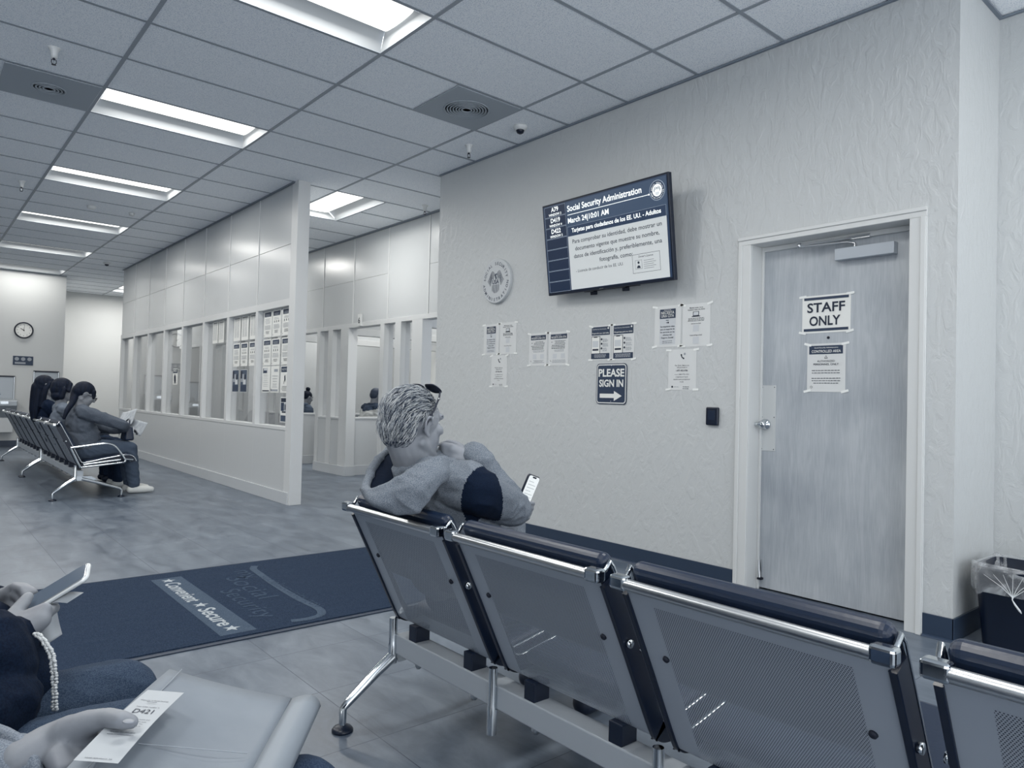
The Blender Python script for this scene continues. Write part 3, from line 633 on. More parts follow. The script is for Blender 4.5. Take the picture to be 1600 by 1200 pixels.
def paper(y, z, style, label, w_=.216, h_=.279, x=WX, n=NW, e=None, rot=0, group='paper notices taped to the screen wall', tape=True, body=PAPER2, name='paper_notice'):
    ex = e or EW; up = UW; ex, up = ex*math.cos(rot)+up*math.sin(rot), up*math.cos(rot)-ex*math.sin(rot)
    b = MB(); c = Vector((x, y, z))+n*.001; o = c+n*.0012
    # slightly wavy sheet
    P = []
    ph = rl.random()*6
    for i in range(7):
        row = []
        for j in range(7):
            u, v = j/6-.5, i/6-.5; row.append(c+ex*(u*w_)+up*(v*h_)+n*(.0004+.0005*math.sin(ph+5*u+3*v)))
        P.append(row)
    b.grid(P, body); W_, H_ = w_, h_
    def R(x0, x1, y0, y1, m, l=.0008): b.rect(x0*W_, x1*W_, y0*H_, y1*H_, o, ex, up, m, l)
    def T(t, x_, y_, s, m, al='c', bold=.01, width=None, l=.0018): b.text(t, o+ex*(x_*W_)+up*(y_*H_), ex, up, s, m, al, bold, l, width*W_ if width else None)
    if style == 'cita':
        R(-.3, .3, .19, .42, NAVY); T('Social Security', 0, .385, .010, PAPER); T('NECESITA', 0, .30, .027, PAPER, width=.50); T('UNA CITA', 0, .22, .027, PAPER, width=.48)
        R(-.3, .3, -.44, .19, PLIGHT, .0006); R(-.06, .05, .14, .155, INK, .0014); R(0, .05, .07, .11, INK, .0014); R(-.05, -.02, .08, .10, INK, .0014)
        for i, t in enumerate(('Se requieren citas', 'para la mayoría de', 'los servicios en las', 'oficinas del', 'Seguro Social')): T(t, 0, -.02-.068*i, .015, INK, width=.54-(.2 if i == 3 else .08 if i == 4 else 0))
        lines(b, o, ex, up, -.25*W_, .25*W_, -.36*H_, 2, .04*H_, INK, .003)
    elif style == 'laptop':
        T('Muchas veces, no es', 0, .39, .0125, INK, width=.48); T('necesario visitar una oficina', 0, .345, .0125, INK, width=.62)
        R(-.12, .10, .21, .315, INK); R(-.10, .08, .225, .305, PLIGHT, .0014); R(-.16, .14, .19, .208, INK)
        lines(b, o, ex, up, -.31*W_, .31*W_, .155*H_, 3, .03*H_, INK, .003, ragged=.1); T('servicios en línea', 0, .02, .011, INK); R(-.11, .11, -.15, .0, PLIGHT, .0012); T('Cuenta del Seguro Social', 0, -.25, .011, INK, width=.44); R(-.11, .11, -.44, -.28, PLIGHT, .0012)
    elif style == 'call':
        handset(b, o+up*(.29*H_)+ex*(-.0*W_), ex, up, .024, INK); b.flat(circ(.008, 14), o+up*(.385*H_)+ex*(.09*W_), ex, up, PGREY, .0012)
        T('Por favor, llame a su', 0, .09, .013, INK, bold=0, width=.5); T('oficina local al', 0, .04, .013, INK, bold=0, width=.36); T('1.877.402.0786' if 0 else '1-877-402-0786', 0, -.04, .015, INK, width=.42)
        T('o al 1-800-772-1213', 0, -.13, .012, INK, bold=0, width=.50); T('y oprima el 7 para', 0, -.19, .012, INK, bold=0, width=.44); T('español para programar', 0, -.25, .012, INK, bold=0, width=.60); T('su cita.', 0, -.31, .012, INK, bold=0)
        b.flat(circ(.007, 14), o+up*(-.42*H_)+ex*(-.34*W_), ex, up, INK, .0012); lines(b, o, ex, up, -.28*W_, -.1*W_, -.42*H_, 1, .01, PGREY, .003); lines(b, o, ex, up, .0, .3*W_, -.42*H_, 2, .012, INK, .003)
    elif style == 'phone':
        R(-.46, .46, .22, .46, NAVY); T('Social Security Administration', -.42, .38, .012, PLIGHT, 'l', width=.72); T('Prepare for your visit today' if rot == 0 else 'Prepárese para su visita', -.42, .26, .015, PAPER, 'l', width=.84)
        b.flat(circ(.007, 16), o+ex*(.38*W_)+up*(.41*H_), ex, up, PAPER, .0018)
        R(-.46, -.015, -.30, .19, INK, .0012); R(-.44, -.035, -.30, .175, PAPER, .0018); R(-.33, -.15, .155, .176, INK, .0022); R(-.40, -.10, -.12, .06, PLIGHT, .0020); R(-.39, -.09, -.22, -.17, INK, .0022)
        for i in range(3): b.flat(circ(.008, 12), o+ex*(.06*W_)+up*((.10-.13*i)*H_), ex, up, INK, .0014); lines(b, o, ex, up, .12*W_, .42*W_, (.10-.13*i)*H_, 3, .035*H_, PGREY, .004, centre=False)
        R(-.46, .46, -.46, -.30, NAVY, .0014); lines(b, o, ex, up, -.40*W_, .40*W_, -.34*H_, 3, .035*H_, PLIGHT, .0035, lift=.002)
    elif style == 'necesita2':
        R(-.40, .44, .29, .43, NAVY); T('Social Security', 0, .385, .011, PLIGHT); T('NECESITA UNA CITA', .02, .315, .020, PAPER, width=.76)
        lines(b, o, ex, up, -.22*W_, .40*W_, .23*H_, 3, .04*H_, INK, .0035); lines(b, o, ex, up, -.40*W_, .40*W_, .10*H_, 3, .045*H_, INK, .0042, ragged=.2); R(-.36, -.30, .19, .205, INK, .0012)
        lines(b, o, ex, up, -.28*W_, .38*W_, -.04*H_, 2, .04*H_, PGREY, .004); R(-.27, -.07, -.29, -.15, PLIGHT, .0012); R(.15, .35, -.29, -.15, PLIGHT, .0012)
        handset(b, o+up*(-.37*H_)+ex*(-.38*W_), ex, up, .009, INK); lines(b, o, ex, up, -.3*W_, .4*W_, -.34*H_, 3, .035*H_, PGREY, .0035)
    elif style == 'staff':
        R(-.46, .46, .38, .45, NAVY); R(-.46, .46, -.45, -.38, NAVY); T('STAFF', 0, .055, .078, INK, bold=.02, width=.78); T('ONLY', -.02, -.30, .078, INK, bold=.02, width=.64)
    elif style == 'area':
        R(-.45, .43, .28, .455, NAVY); T('Social Security Administration', 0, .40, .010, PAPER, width=.62); T('CONTROLLED AREA', 0, .31, .022, PAPER, width=.76)
        b.flat([(-.010, 0), (.010, 0), (0, .018)], o+up*(.19*H_), ex, up, INK, .0014); b.flat([(-.006, .003), (.006, .003), (0, .0135)], o+up*(.19*H_), ex, up, PAPER2, .0018)
        T('AUTHORIZED', 0, .115, .016, INK, bold=0, width=.46); T('PERSONNEL ONLY', 0, .05, .016, INK, width=.66); lines(b, o, ex, up, -.38*W_, .38*W_, -.06*H_, 2, .05*H_, INK, .0035, ragged=.2); lines(b, o, ex, up, -.38*W_, .38*W_, -.22*H_, 3, .05*H_, INK, .0035, ragged=.2)
        b.flat(circ(.007, 16), o+up*(-.40*H_)+ex*(-.38*W_), ex, up, INK, .0012); b.flat(circ(.005, 16), o+up*(-.40*H_)+ex*(-.38*W_), ex, up, PAPER2, .0016)
    elif style == 'dense':
        R(-.38, .38, .42, .45, INK)
        for cx_ in (-.2, .17): lines(b, o, ex, up, (cx_-.15)*W_, (cx_+.15)*W_, .38*H_, 16, .048*H_, PGREY, .005, ragged=.15)
    elif style == 'photo':
        R(-.46, .46, -.48, .48, mat('print slate', (62, 76, 96), .5)); R(-.4, .1, -.05, .30, PGREY, .0014); R(-.05, .35, -.16, .08, PLIGHT, .0018); R(.1, .3, .05, .28, INK, .0022); R(-.45, -.2, .1, .42, INK, .002); R(-.40, .40, -.44, -.2, NAVY, .0016)
    elif style == 'poster':
        R(-.44, .42, -.48, .48, PAPER); R(-.42, .40, .30, .46, INK, .0014); R(-.42, -.05, -.05, .28, NAVY, .0014); b.flat(circ(.045, 20), o+ex*(.12*W_)+up*(.1*H_), ex, up, PGREY, .0016); R(.05, .2, .0, .2, INK, .002); R(-.42, .35, -.46, -.22, mat('print slate', (62, 76, 96), .5), .0014); R(-.3, .3, -.12, -.06, INK, .0014)
    elif style == 'mask':
        R(-.46, .46, .22, .46, NAVY); T('MASK', 0, .29, .05, PAPER, width=.7); b.flat([(-.06, .02), (-.02, .06), (.03, .02), (.04, -.05), (0, -.09), (-.05, -.04)][::-1], o-up*.02, ex, up, INK, .0014); lines(b, o, ex, up, -.4*W_, .4*W_, -.4*H_, 1, .02, INK, .006)
    elif style == 'map':
        R(-.4, .2, .24, .44, PLIGHT); R(-.38, .1, .24, .34, NAVY, .0014); R(-.38, -.3, .3, .42, INK, .0016); lines(b, o, ex, up, -.4*W_, .35*W_, .16*H_, 7, .07*H_, PGREY, .003, ragged=.5); R(-.42, .42, -.46, -.42, INK, .0012)
    elif style == 'form':
        R(-.1, .35, .28, .38, PGREY); lines(b, o, ex, up, -.35*W_, .40*W_, .12*H_, 4, .10*H_, PGREY, .006); lines(b, o, ex, up, -.35*W_, .35*W_, -.25*H_, 2, .05*H_, PGREY, .004); R(-.45, .4, -.45, -.38, PGREY, .0014); R(-.45, -.40, -.45, -.36, INK, .0018)
    elif style == 'figure':
        R(-.42, .42, .26, .46, NAVY); T('NOTICE', 0, .32, .03, PLIGHT, width=.6); b.flat([(-.012, .03), (.012, .045), (.022, .0), (.01, -.03), (.0, -.01), (-.02, -.055), (-.024, -.05), (-.006, -.0)][::-1], o, ex, up, INK, .0014); lines(b, o, ex, up, -.38*W_, .38*W_, -.26*H_, 4, .05*H_, INK, .004)
    else:   # header sheet with dots
        R(-.40, .40, .28, .45, NAVY); lines(b, o, ex, up, -.3*W_, .3*W_, .37*H_, 2, .05*H_, PLIGHT, .004, lift=.0016); lines(b, o, ex, up, -.36*W_, .36*W_, .20*H_, 2 if style == 'dots' else 5, .045*H_, PGREY, .004)
        if style == 'dots':
            for q in (-.24, 0, .24): R(q-.03, q+.03, .02, .10, INK, .0014)
        lines(b, o, ex, up, -.38*W_, .38*W_, -.06*H_, 4, .045*H_, PGREY, .005, ragged=.12); lines(b, o, ex, up, -.25*W_, .25*W_, -.28*H_, 3, .04*H_, INK, .004); R(-.44, -.40, -.45, -.42, INK, .0012)
    if tape:
        for sx, sy in ((-1, 1), (1, 1), (-1, -1), (1, -1)):
            cc = c+ex*(sx*W_*.49)+up*(sy*H_*.485); a = rl.uniform(-.3, .3)
            b.flat(rrect(.045, .014, .002, 2), cc, ex*math.cos(a)+up*math.sin(a), up*math.cos(a)-ex*math.sin(a), TAPE, .0024)
    b.build(name, loc=c, label=label, cat='notice', group=group)
G = 'paper notices taped to the screen wall'
paper(4.966, 1.667, 'cita', 'taped notice below the round plaque with a dark heading, left of its pair', w_=.214, h_=.272)
paper(4.734, 1.667, 'laptop', 'taped notice below the round plaque with small print only, right of its pair', w_=.218, h_=.276)
paper(4.846, 1.384, 'call', 'lower taped notice with a telephone handset, below the pair under the round plaque')
paper(4.346, 1.556, 'necesita2', 'taped notice with dark heading, left of the pair between plaque and arrow sign', h_=.27)
paper(4.105, 1.554, 'necesita2', 'notice with dark heading, right of the pair between plaque and arrow sign', w_=.223, h_=.27)
paper(3.651, 1.580, 'phone', 'notice showing a phone outline over the arrow sign, left one', w_=.200, h_=.262)
paper(3.428, 1.579, 'phone', 'notice showing a phone outline over the arrow sign, right one', w_=.203, h_=.264, rot=.004)
paper(3.035, 1.667, 'cita', 'laminated notice reading NECESITA UNA CITA under the right end of the screen', w_=.22, h_=.283)
paper(2.803, 1.663, 'laptop', 'laminated notice with a laptop drawing, right of the NECESITA UNA CITA notice', w_=.216, h_=.284)
paper(2.908, 1.368, 'call', 'laminated notice with a black telephone handset, lowest of the three near the card reader', w_=.226, h_=.274)
paper(1.995, 1.690, 'staff', 'white STAFF ONLY notice taped on the door', w_=.289, h_=.223, x=DX, body=PAPER, group='notices on the staff door')
paper(1.989, 1.373, 'area', 'CONTROLLED AREA notice taped on the door below STAFF ONLY', w_=.228, h_=.285, x=DX, group='notices on the staff door')
# sheets on the partition glass, seen from the hall side
PG = 'papers stuck on the partition windows'; gxp = PX+.053
cols1 = [7.832, 7.585, 7.320]; cols2 = [8.792, 8.53, 8.26]
names = ('left', 'middle', 'right')
for c_, y in enumerate(cols1):
    for r_, z in enumerate((1.905, 1.590, 1.290)):
        stl = (('lines', 'dots', 'dots'), ('dots', 'dots', 'lines'), ('map', 'form', 'figure'))[r_][c_]
        paper(y, z, stl, '%s sheet in the %s row of papers on the nearest partition window' % (names[c_], ('top', 'middle', 'third')[r_]), w_=.225, h_=.29, x=gxp, group=PG, tape=False, body=PAPER)
paper(7.300, .965, 'poster', 'dark picture poster lowest on the nearest partition window', w_=.225, h_=.27, x=gxp, group=PG, tape=False)
for c_, y in enumerate(cols2):
    paper(y, 1.905, 'dense', '%s densely printed sheet along the top of the second partition window' % names[c_], w_=.225, h_=.29, x=gxp, group=PG, tape=False, body=PAPER)
    paper(y, 1.590, 'dots' if c_ else 'lines', '%s headed sheet in the middle row of the second partition window' % names[c_], w_=.225, h_=.28, x=gxp, group=PG, tape=False, body=PAPER)
paper(8.79, 1.275, 'photo', 'left of two dark photo posters low on the second partition window', w_=.22, h_=.27, x=gxp, group=PG, tape=False)
paper(8.52, 1.275, 'photo', 'right of two dark photo posters low on the second partition window', w_=.22, h_=.27, x=gxp, group=PG, tape=False)
paper(9.59, 1.905, 'dense', 'left sheet at the top of the third partition window', w_=.2, h_=.28, x=gxp, group=PG, tape=False, body=PAPER)
paper(9.36, 1.905, 'dense', 'right sheet at the top of the third partition window', w_=.2, h_=.28, x=gxp, group=PG, tape=False, body=PAPER)
paper(11.33, 1.345, 'mask', 'small mask sticker alone on a far partition window', w_=.24, h_=.235, x=gxp, group=PG, tape=False, body=PAPER, name='window_sticker')
# booth number signs
for y, n_ in ((8.768, '6'), (8.768+PER, '5')):
    b = MB(); o = Vector((BX-.03, y, 2.165)); b.box(BX-.03, BX, y-.04, y+.04, 2.085, 2.245, CAMW)
    for q in (0, 1): b.text(n_ if q else '.', o+UW*(-.045+.0*q), NY, ZZ, .11, INK, lift=.001, bold=.02)
    b.text(n_, Vector((BX-.015, y-.04, 2.12)), XX, ZZ, .0001, INK); b.build('booth_number_sign', loc=o, label='white number sign reading %s above the %s booth opening' % (n_, 'nearer' if n_ == '6' else 'farther'), cat='sign', group='booth number signs')

# ================================================================== FAR WALL
b = MB(); cc = onY(37, 516, FY); cc.y = FY; r = .155
ck = empty('wall_clock', cc, 'round white wall clock with dark rim on the far wall', 'clock')
b.lathe([(r, 0), (r, .03), (r-.008, .036), (r-.022, .034), (r-.024, .0)], BLACKP, cc, NY, 40, caps=False); b.build('rim', ck)
b = MB(); b.lathe([(r-.022, 0), (r-.022, .022)], PAPER, cc, NY, 40, False)
o = cc+NY*.0225
for q in range(12):
    a = R_(90-30*(q+1)); b.text(str(q+1), o+XX*(math.cos(a)*.105)+ZZ*(math.sin(a)*.105-.010), XX, ZZ, .030, INK, lift=.001)
b.build('dial', ck)
b = MB()
for a, l, w_ in ((90-30*10.02, .065, .006), (90-6, .10, .004)):
    a = R_(a); d = XX*math.cos(a)+ZZ*math.sin(a); e = XX*-math.sin(a)+ZZ*math.cos(a); b.add([o+NY*.004-d*.015-e*w_, o+NY*.004-d*.015+e*w_, o+NY*.004+d*l+e*w_*.5, o+NY*.004+d*l-e*w_*.5], [(0, 1, 2, 3), (3, 2, 1, 0)], INK)
b.build('hands', ck)
cc = onY(36, 563.5, FY); b = MB(); o = Vector((cc.x, FY-.012, cc.z)); b.box(cc.x-.16, cc.x+.16, FY-.012, FY, cc.z-.085, cc.z+.085, NAVY)
for q in (-1, 0, 1): b.flat(circ(.035, 20, q*.1, .03), o, XX, ZZ, PGREY, .001)
b.rect(-.13, .04, -.065, -.03, o, XX, ZZ, PGREY, .001)
b.build('small_plaque', label='small dark plaque with three discs under the wall clock', cat='plaque', loc=o)
STEEL = mat('brushed steel', (160, 166, 172), .35, .5)
def fountain(pxl, pxr, pyt, pyb, label, splash):
    a = onY(pxl, pyt, FY); c = onY(pxr, pyb, FY); x0, x1 = a.x, c.x; zb = c.z
    t = empty('drinking_fountain', ((x0+x1)/2, FY, zb-.3), label, 'drinking fountain', 'wall drinking fountains')
    b = MB(); b.box(x0, x1, FY-.02, FY, zb, a.z, STEEL); b.build('backsplash', t, bevel=.004)
    b = MB(); b.box(x0-.01, x1+.01, FY-.035, FY, a.z-.03, a.z, BLACKP)
    for x in (x0, x1): b.tube([(x, FY-.03, a.z-.02), (x, FY-.03, zb)], .012, CHROME, 8)
    b.build('splash_frame', t)
    b = MB(); b.prism([(0, -.2), (.0, 0), (.36, 0), (.46, -.03), (.46, -.12), (.3, -.34), (0, -.34)], (x0-.02, FY, zb), NY, ZZ, -(x1-x0+.04), STEEL); b.build('basin', t, bevel=.01)
    b = MB(); b.box(x0+.12, x1-.12, FY-.475, FY-.46, zb-.09, zb-.045, CHROME); b.tube([(x0+.1, FY-.1, zb), (x0+.1, FY-.1, zb+.06), (x0+.14, FY-.14, zb+.08)], .012, CHROME, 8); b.build('push_bar', t)
    b = MB(); b.box(x0+.02, x1-.02, FY-.28, FY, zb-.62, zb-.34, PANEL); b.build('apron', t, bevel=.006)
fountain(-14, 21, 586, 623, 'stainless drinking fountain under the plaque, cut by the left edge', 1)
fountain(53, 90, 579, 612, 'stainless drinking fountain standing higher behind the seated women', 1)

# ================================================================== SEATING BENCHES
SX0, ST = 0.0, .765          # top of the back (local x, z)
prof = [(0, .765), (.020, .735), (.115, .545), (.200, .372), (.222, .345), (.255, .332), (.30, .335), (.45, .365), (.62, .395), (.68, .398), (.705, .385), (.715, .36)]
def smoothp(P, n=4):
    out = []
    for i in range(len(P)-1):
        p0 = P[max(i-1, 0)]; p1 = P[i]; p2 = P[i+1]; p3 = P[min(i+2, len(P)-1)]
        for k in range(n):
            t = k/n; out.append(tuple(.5*((2*p1[d])+(-p0[d]+p2[d])*t+(2*p0[d]-5*p1[d]+4*p2[d]-p3[d])*t*t+(-p0[d]+3*p1[d]-3*p2[d]+p3[d])*t**3) for d in range(len(p1))))
    return out+[tuple(P[-1])]
PR = smoothp(prof, 4)
def normals(P):
    N_ = []
    for i in range(len(P)):
        a = P[max(i-1, 0)]; c = P[min(i+1, len(P)-1)]; dx, dz = c[0]-a[0], c[1]-a[1]; l = math.hypot(dx, dz); N_.append((-dz/l, dx/l))   # towards the sitter
    return N_
PN = normals(PR); PITCHY, SWD = .61, .56
def make_seat(parent, yc):
    """one seat: perforated shell with its bar, side rails and cushions; yc = centre, local to bench"""
    x0, y0, _ = world(parent)
    def Q(x, y, z): return (x0+x, y0+yc+y, z)
    b = MB(); s = 0; uv = []; rows = []; hw = SWD/2-.012
    for i, (x, z) in enumerate(PR):
        if i: s += math.hypot(x-PR[i-1][0], z-PR[i-1][1])
        rows.append([Q(x, y, z) for y in (-hw, 0, hw)]); uv += [(y, s) for y in (-hw, 0, hw)]
    b.grid(rows, PERF); b.uv = uv; shell = b.build('seat_shell', parent, loc=Q(0, 0, 0))
    for sg in (-1, 1):
        b = MB(); ya, yb = sg*(SWD/2-.014), sg*SWD/2; ya, yb = min(ya, yb), max(ya, yb); R1 = []
        for (x, z), (nx, nz) in list(zip(PR, PN))[4:]:
            R1.append([Q(x-nx*.006, ya, z-nz*.006), Q(x-nx*.006, yb, z-nz*.006), Q(x+nx*.040, yb, z+nz*.040), Q(x+nx*.040, ya, z+nz*.040)])
        b.grid(R1, BLACKP, closed_u=True, smooth=False)
        b.add(R1[0], [(0, 1, 2, 3)], BLACKP); b.add(R1[-1], [(3, 2, 1, 0)], BLACKP)
        b.build('side_rail', shell, bevel=.003)
        b = MB(); b.tube([Q(.0, sg*(SWD/2-.012), ST+.006), Q(.022, sg*(SWD/2-.006), ST+.004)]+[Q(x+nx*.042, sg*(SWD/2-.004), z+nz*.042) for (x, z), (nx, nz) in list(zip(PR, PN))[2:]], .0058, CHROME, 8)
        b.build('chrome_edge', shell)
        b = MB(); b.obox(Q(-.004, sg*(SWD/2-.012), ST-.002), (XX, YY, ZZ), (.015, .021, .0155), CHROME); b.build('rail_clamp', shell, bevel=.007, seg=3)
        i = 7; x, z = PR[i]; nx, nz = PN[i]
        b = MB(); b.lathe([(.008, 0), (.007, .005), (.003, .007)], BLACKM, Q(x, sg*(SWD/2-.065), z), (-nx, 0, -nz), 12); b.build('back_bolt', shell)
        b = MB(); b.lathe([(.010, 0), (.010, .008)], CHROME, Q(x+.01, sg*(SWD/2+.001), z), (0, sg, 0), 10); b.build('side_bolt', shell)
    b = MB(); b.tube([Q(-.006, -SWD/2+.02, ST-.004), Q(-.006, SWD/2-.02, ST-.004)], .0125, SATIN, 12); b.build('top_rail', shell)
    b = MB()
    dv = Vector((.47, 0, -.88)).normalized(); nv = Vector((.88, 0, .47)).normalized()
    c = Vector(Q(.010, 0, ST+.012)) + dv*.15 + nv*.032
    b.obox(c, (YY, dv, nv), (SWD/2-.012, .160, .021), VINYL); b.build('back_cushion', shell, bevel=.022, seg=5)
    b = MB(); c = Vector(Q(.48, 0, .405)); dv2 = Vector((.98, 0, .17)).normalized(); nv2 = Vector((-.17, 0, .98)).normalized()
    b.obox(c, (YY, dv2, nv2), (SWD/2-.014, .21, .022), VINYL); b.build('seat_cushion', shell, bevel=.02, seg=4)
    return shell
def make_bench(y_far, n, label, arm=False, legs=None, x=1.175, posts=True):
    t = empty('seating_bench', (x, y_far, 0), label, 'bench', 'beam seating benches in rows')
    L_ = (n-1)*PITCHY+SWD
    b = MB(); b.box(x+.195, x+.265, y_far-L_-.0, y_far-.015, .222, .292, ALU); b.build('beam', t, bevel=.004)
    for k in range(n): make_seat(t, -SWD/2-PITCHY*k)
    # seat brackets
    for k in range(n):
        for dy in (.12, .44):
            b = MB(); y = y_far-PITCHY*k-dy; b.box(x+.20, x+.26, y-.022, y+.022, .290, .345, BLACKP); sb = b.build('seat_bracket', t, bevel=.003); b = MB(); b.lathe([(.014, 0), (.014, -.02), (.008, -.03)], SATIN, (x+.23, y, .222), n=10); b.build('clamp_bolt', sb)
    for k in range(1, n if posts else 0):
        b = MB(); y = y_far-PITCHY*k+.025; b.tube([(x+.186, y, .345), (x+.186, y, .235), (x+.186, y, .228), (x+.186, y, .15)], [.0135, .0135, .0155, .0155], CHROME, 14); b.build('junction_post', t)
    for y in (legs or (y_far-.012, y_far-L_-.01)):
        b = MB(); xc = x+.19
        b.tube([(xc, y, .35), (xc, y, .262), (xc, y, .255), (xc, y, .19)], [.0145, .0145, .0165, .0165], CHROME, 14)
        for sg, xf in ((-1, x-.0), (1, x+.62)):
            xs = xc if sg < 0 else xc+.06
            b.tube([(xs, y, .212), (xs+(xf-xs)*.35, y, .17), (xf-.02*sg, y, .092), (xf, y, .075), (xf, y, .02)], [.021, .019, .0145, .0135, .012], CHROME, 12)
        b.prism([(.0, 0), (.14, 0), (.20, -.04), (.02, -.045)], (xc, y+.011, .235), XX, ZZ, .022, CHROME)
        lg = b.build('leg_frame', t)
        for xf in (x, x+.62):
            b = MB(); b.lathe([(.036, 0), (.036, .006), (.030, .014), (.012, .022)], BLACKP, (xf, y, 0), n=24); b.build('foot_pad', lg)
    if arm:
        b = MB(); y = y_far-L_-.02
        pts = [(x+.14, y, .53), (x+.18, y, .535), (x+.42, y, .565), (x+.50, y, .56), (x+.56, y, .52), (x+.64, y, .40), (x+.64, y, .375), (x+.60, y, .362), (x+.26, y, .33), (x+.23, y, .335), (x+.14, y, .53)]
        b.tube(smoothp(pts, 3), .011, CHROME, 10)
        b.tube([(x+.26, y, .355), (x+.60, y, .395)], .011, CHROME, 8); b.tube([(x+.64, y, .40), (x+.72, y, .39)], .009, CHROME, 8)
        b.build('armrest', t)
    return t
make_bench(2.236, 4, 'near metal bench of perforated seats whose backs face the camera')
BA = 10.85
make_bench(BA, 4, 'far bench at left with a looped chrome armrest, three women seated on it', arm=True, posts=False)
make_bench(BA+2.46, 4, 'farthest bench, continuing the row behind the three women', posts=False)
make_bench(1.83, 4, 'bench just left of the camera on which two people sit, mostly out of view', x=-.60)

# ================================================================== FLOOR MAT
CARP = fabric('mat pile', (22, 36, 56), (48, 62, 82), 300, 1, .5); CARP2 = fabric('mat pale pile', (58, 72, 90), (78, 91, 107), 300, 1, .5); MATW = fabric('mat white letters', (150, 158, 166), (182, 188, 192), 300, 1, .4)
FAINT = fabric('mat faint letters', (42, 56, 76), (68, 82, 100), 300, 1, .5); RUB = mat('mat rubber edge', (30, 44, 64), .5)
mt = empty('entrance_mat', (1.5, 4.04, 0), 'dark entrance mat lettered with stars and Convenient Secure', 'floor mat')
b = MB(); b.box(-.25, 3.05, 3.31, 4.79, 0, .006, RUB); b.build('rubber_border', mt, bevel=.002)
b = MB(); b.box(-.21, 3.01, 3.345, 4.755, .004, .011, CARP); b.build('pile', mt)
b = MB(); O = Vector((0, 0, .0112)); MX, MYv = NY, XX     # reading direction, up of the letters
b.rect(-4.62, -3.39, 1.155, 1.325, O, MX, MYv, CARP2, .0004)
def star(b, cx, cy, r, m): b.flat([((r if i % 2 == 0 else r*.42)*math.cos(R_(90+36*i))+cx, (r if i % 2 == 0 else r*.42)*math.sin(R_(90+36*i))+cy) for i in range(10)], O, MX, MYv, m, .0012)
for cx in (-4.55, -3.945, -3.475): star(b, cx, 1.235, .042, MATW)
b.text('Convenient', O+MX*-4.26+MYv*1.195, MX, MYv, .115, MATW, bold=.02, lift=.0012, width=.46); b.text('Secure', O+MX*-3.70+MYv*1.195, MX, MYv, .115, MATW, bold=.02, lift=.0012, width=.34)
for t_, cy_, cx_, sz_, wd_ in (('my', 1.62, -4.45, .16, .22), ('Social', 1.52, -4.15, .17, .55), ('Security', 1.40, -3.85, .15, .62), ('socialsecurity.gov', 1.70, -3.95, .10, .80)): b.text(t_, O+MX*cx_+MYv*cy_, MX, MYv, sz_, FAINT, lift=.001, width=wd_)
P1 = [(-p.y, p.x) for p in (onZ(*q, .012) for q in ((398, 884), (396, 889), (404, 895), (431, 914), (466, 935), (495, 949), (502, 955), (500, 961), (480, 967), (455, 970)))]
P1 = smoothp(P1, 4)
for t in range(len(P1)-1):
    (a0, b0), (a1, b1) = P1[t], P1[t+1]; dx, dy = a1-a0, b1-b0; l_ = math.hypot(dx, dy) or 1; nx_, ny_ = -dy/l_*.022, dx/l_*.022; b.flat([(a0-nx_, b0-ny_), (a1-nx_, b1-ny_), (a1+nx_, b1+ny_), (a0+nx_, b0+ny_)], O, MX, MYv, CARP2, .0006+.00001*t)
b.build('lettering', mt)

# ================================================================== WASTE BIN
cb = Vector((4.185, 1.055, 0)); bn = empty('waste_bin', cb, 'black plastic waste bin with a clear liner in the corner right of the door', 'waste bin')
def ring(hx, hy, z, r=.05, n=6): return [cb+Vector((p[0], p[1], z)) for p in rrect(hx*2, hy*2, r, n)]
b = MB(); R1 = [ring(.145, .115, 0), ring(.148, .118, .01), ring(.178, .143, .37), ring(.186, .150, .375), ring(.186, .150, .39), ring(.172, .136, .39), ring(.145, .115, .02)]
b.grid(R1, BLACKP, closed_u=True); b.add(R1[0], [tuple(range(len(R1[0])))[::-1]], BLACKP); b.add(R1[-1], [tuple(range(len(R1[0])))], BLACKP); b.build('bucket', bn)
LN = liner_mat(); b = MB(); rr_ = random.Random(5); R1 = []
for k, (g, z) in enumerate(((-.012, .22), (-.008, .33), (.0, .402), (.012, .405), (.016, .38), (.018, .34), (.016, .30), (.010, .275))):
    rg = ring(.174+g, .138+g, z, .05, 9); n_ = len(rg); out = []
    for i, p in enumerate(rg):
        t = i/n_; d = (p-cb); d.z = 0; d.normalize()
        front = max(0, 1-abs(((t*360-190+540) % 360)-180)/70)
        zz = p.z + (.012*math.sin(t*40+k) + (-.02*front if k > 5 else 0))*(1 if k > 3 else .5)
        out.append(Vector((p.x, p.y, zz))+d*(.006*math.sin(t*60+k*1.3)+.004*rr_.uniform(-1, 1)))
    R1.append(out)
b.grid(R1, LN, closed_u=True); b.build('liner', bn)
LNK = mat('twisted liner film', (216, 220, 222), .25); kp = cb+Vector((-.182, -.03, .262)); b = MB()
b.tube([kp+Vector((-.012, 0, .012)), kp+Vector((-.02, -.0, 0)), kp+Vector((-.022, -.012, -.02)), kp+Vector((-.02, -.03, -.045)), kp+Vector((-.018, -.036, -.056))], [.009, .005, .010, .012, .004], LNK, 8, sy=.45)
for q in range(7): a = (q-3)/3; b.tube([kp+Vector((-.014, 0, .008)), kp+Vector((-.016, a*.045, .05)), kp+Vector((-.012, a*.12, .115-.02*abs(a)))], [.0022, .0013, .0006], LNK, 5)
b.build('liner_knot', bn)
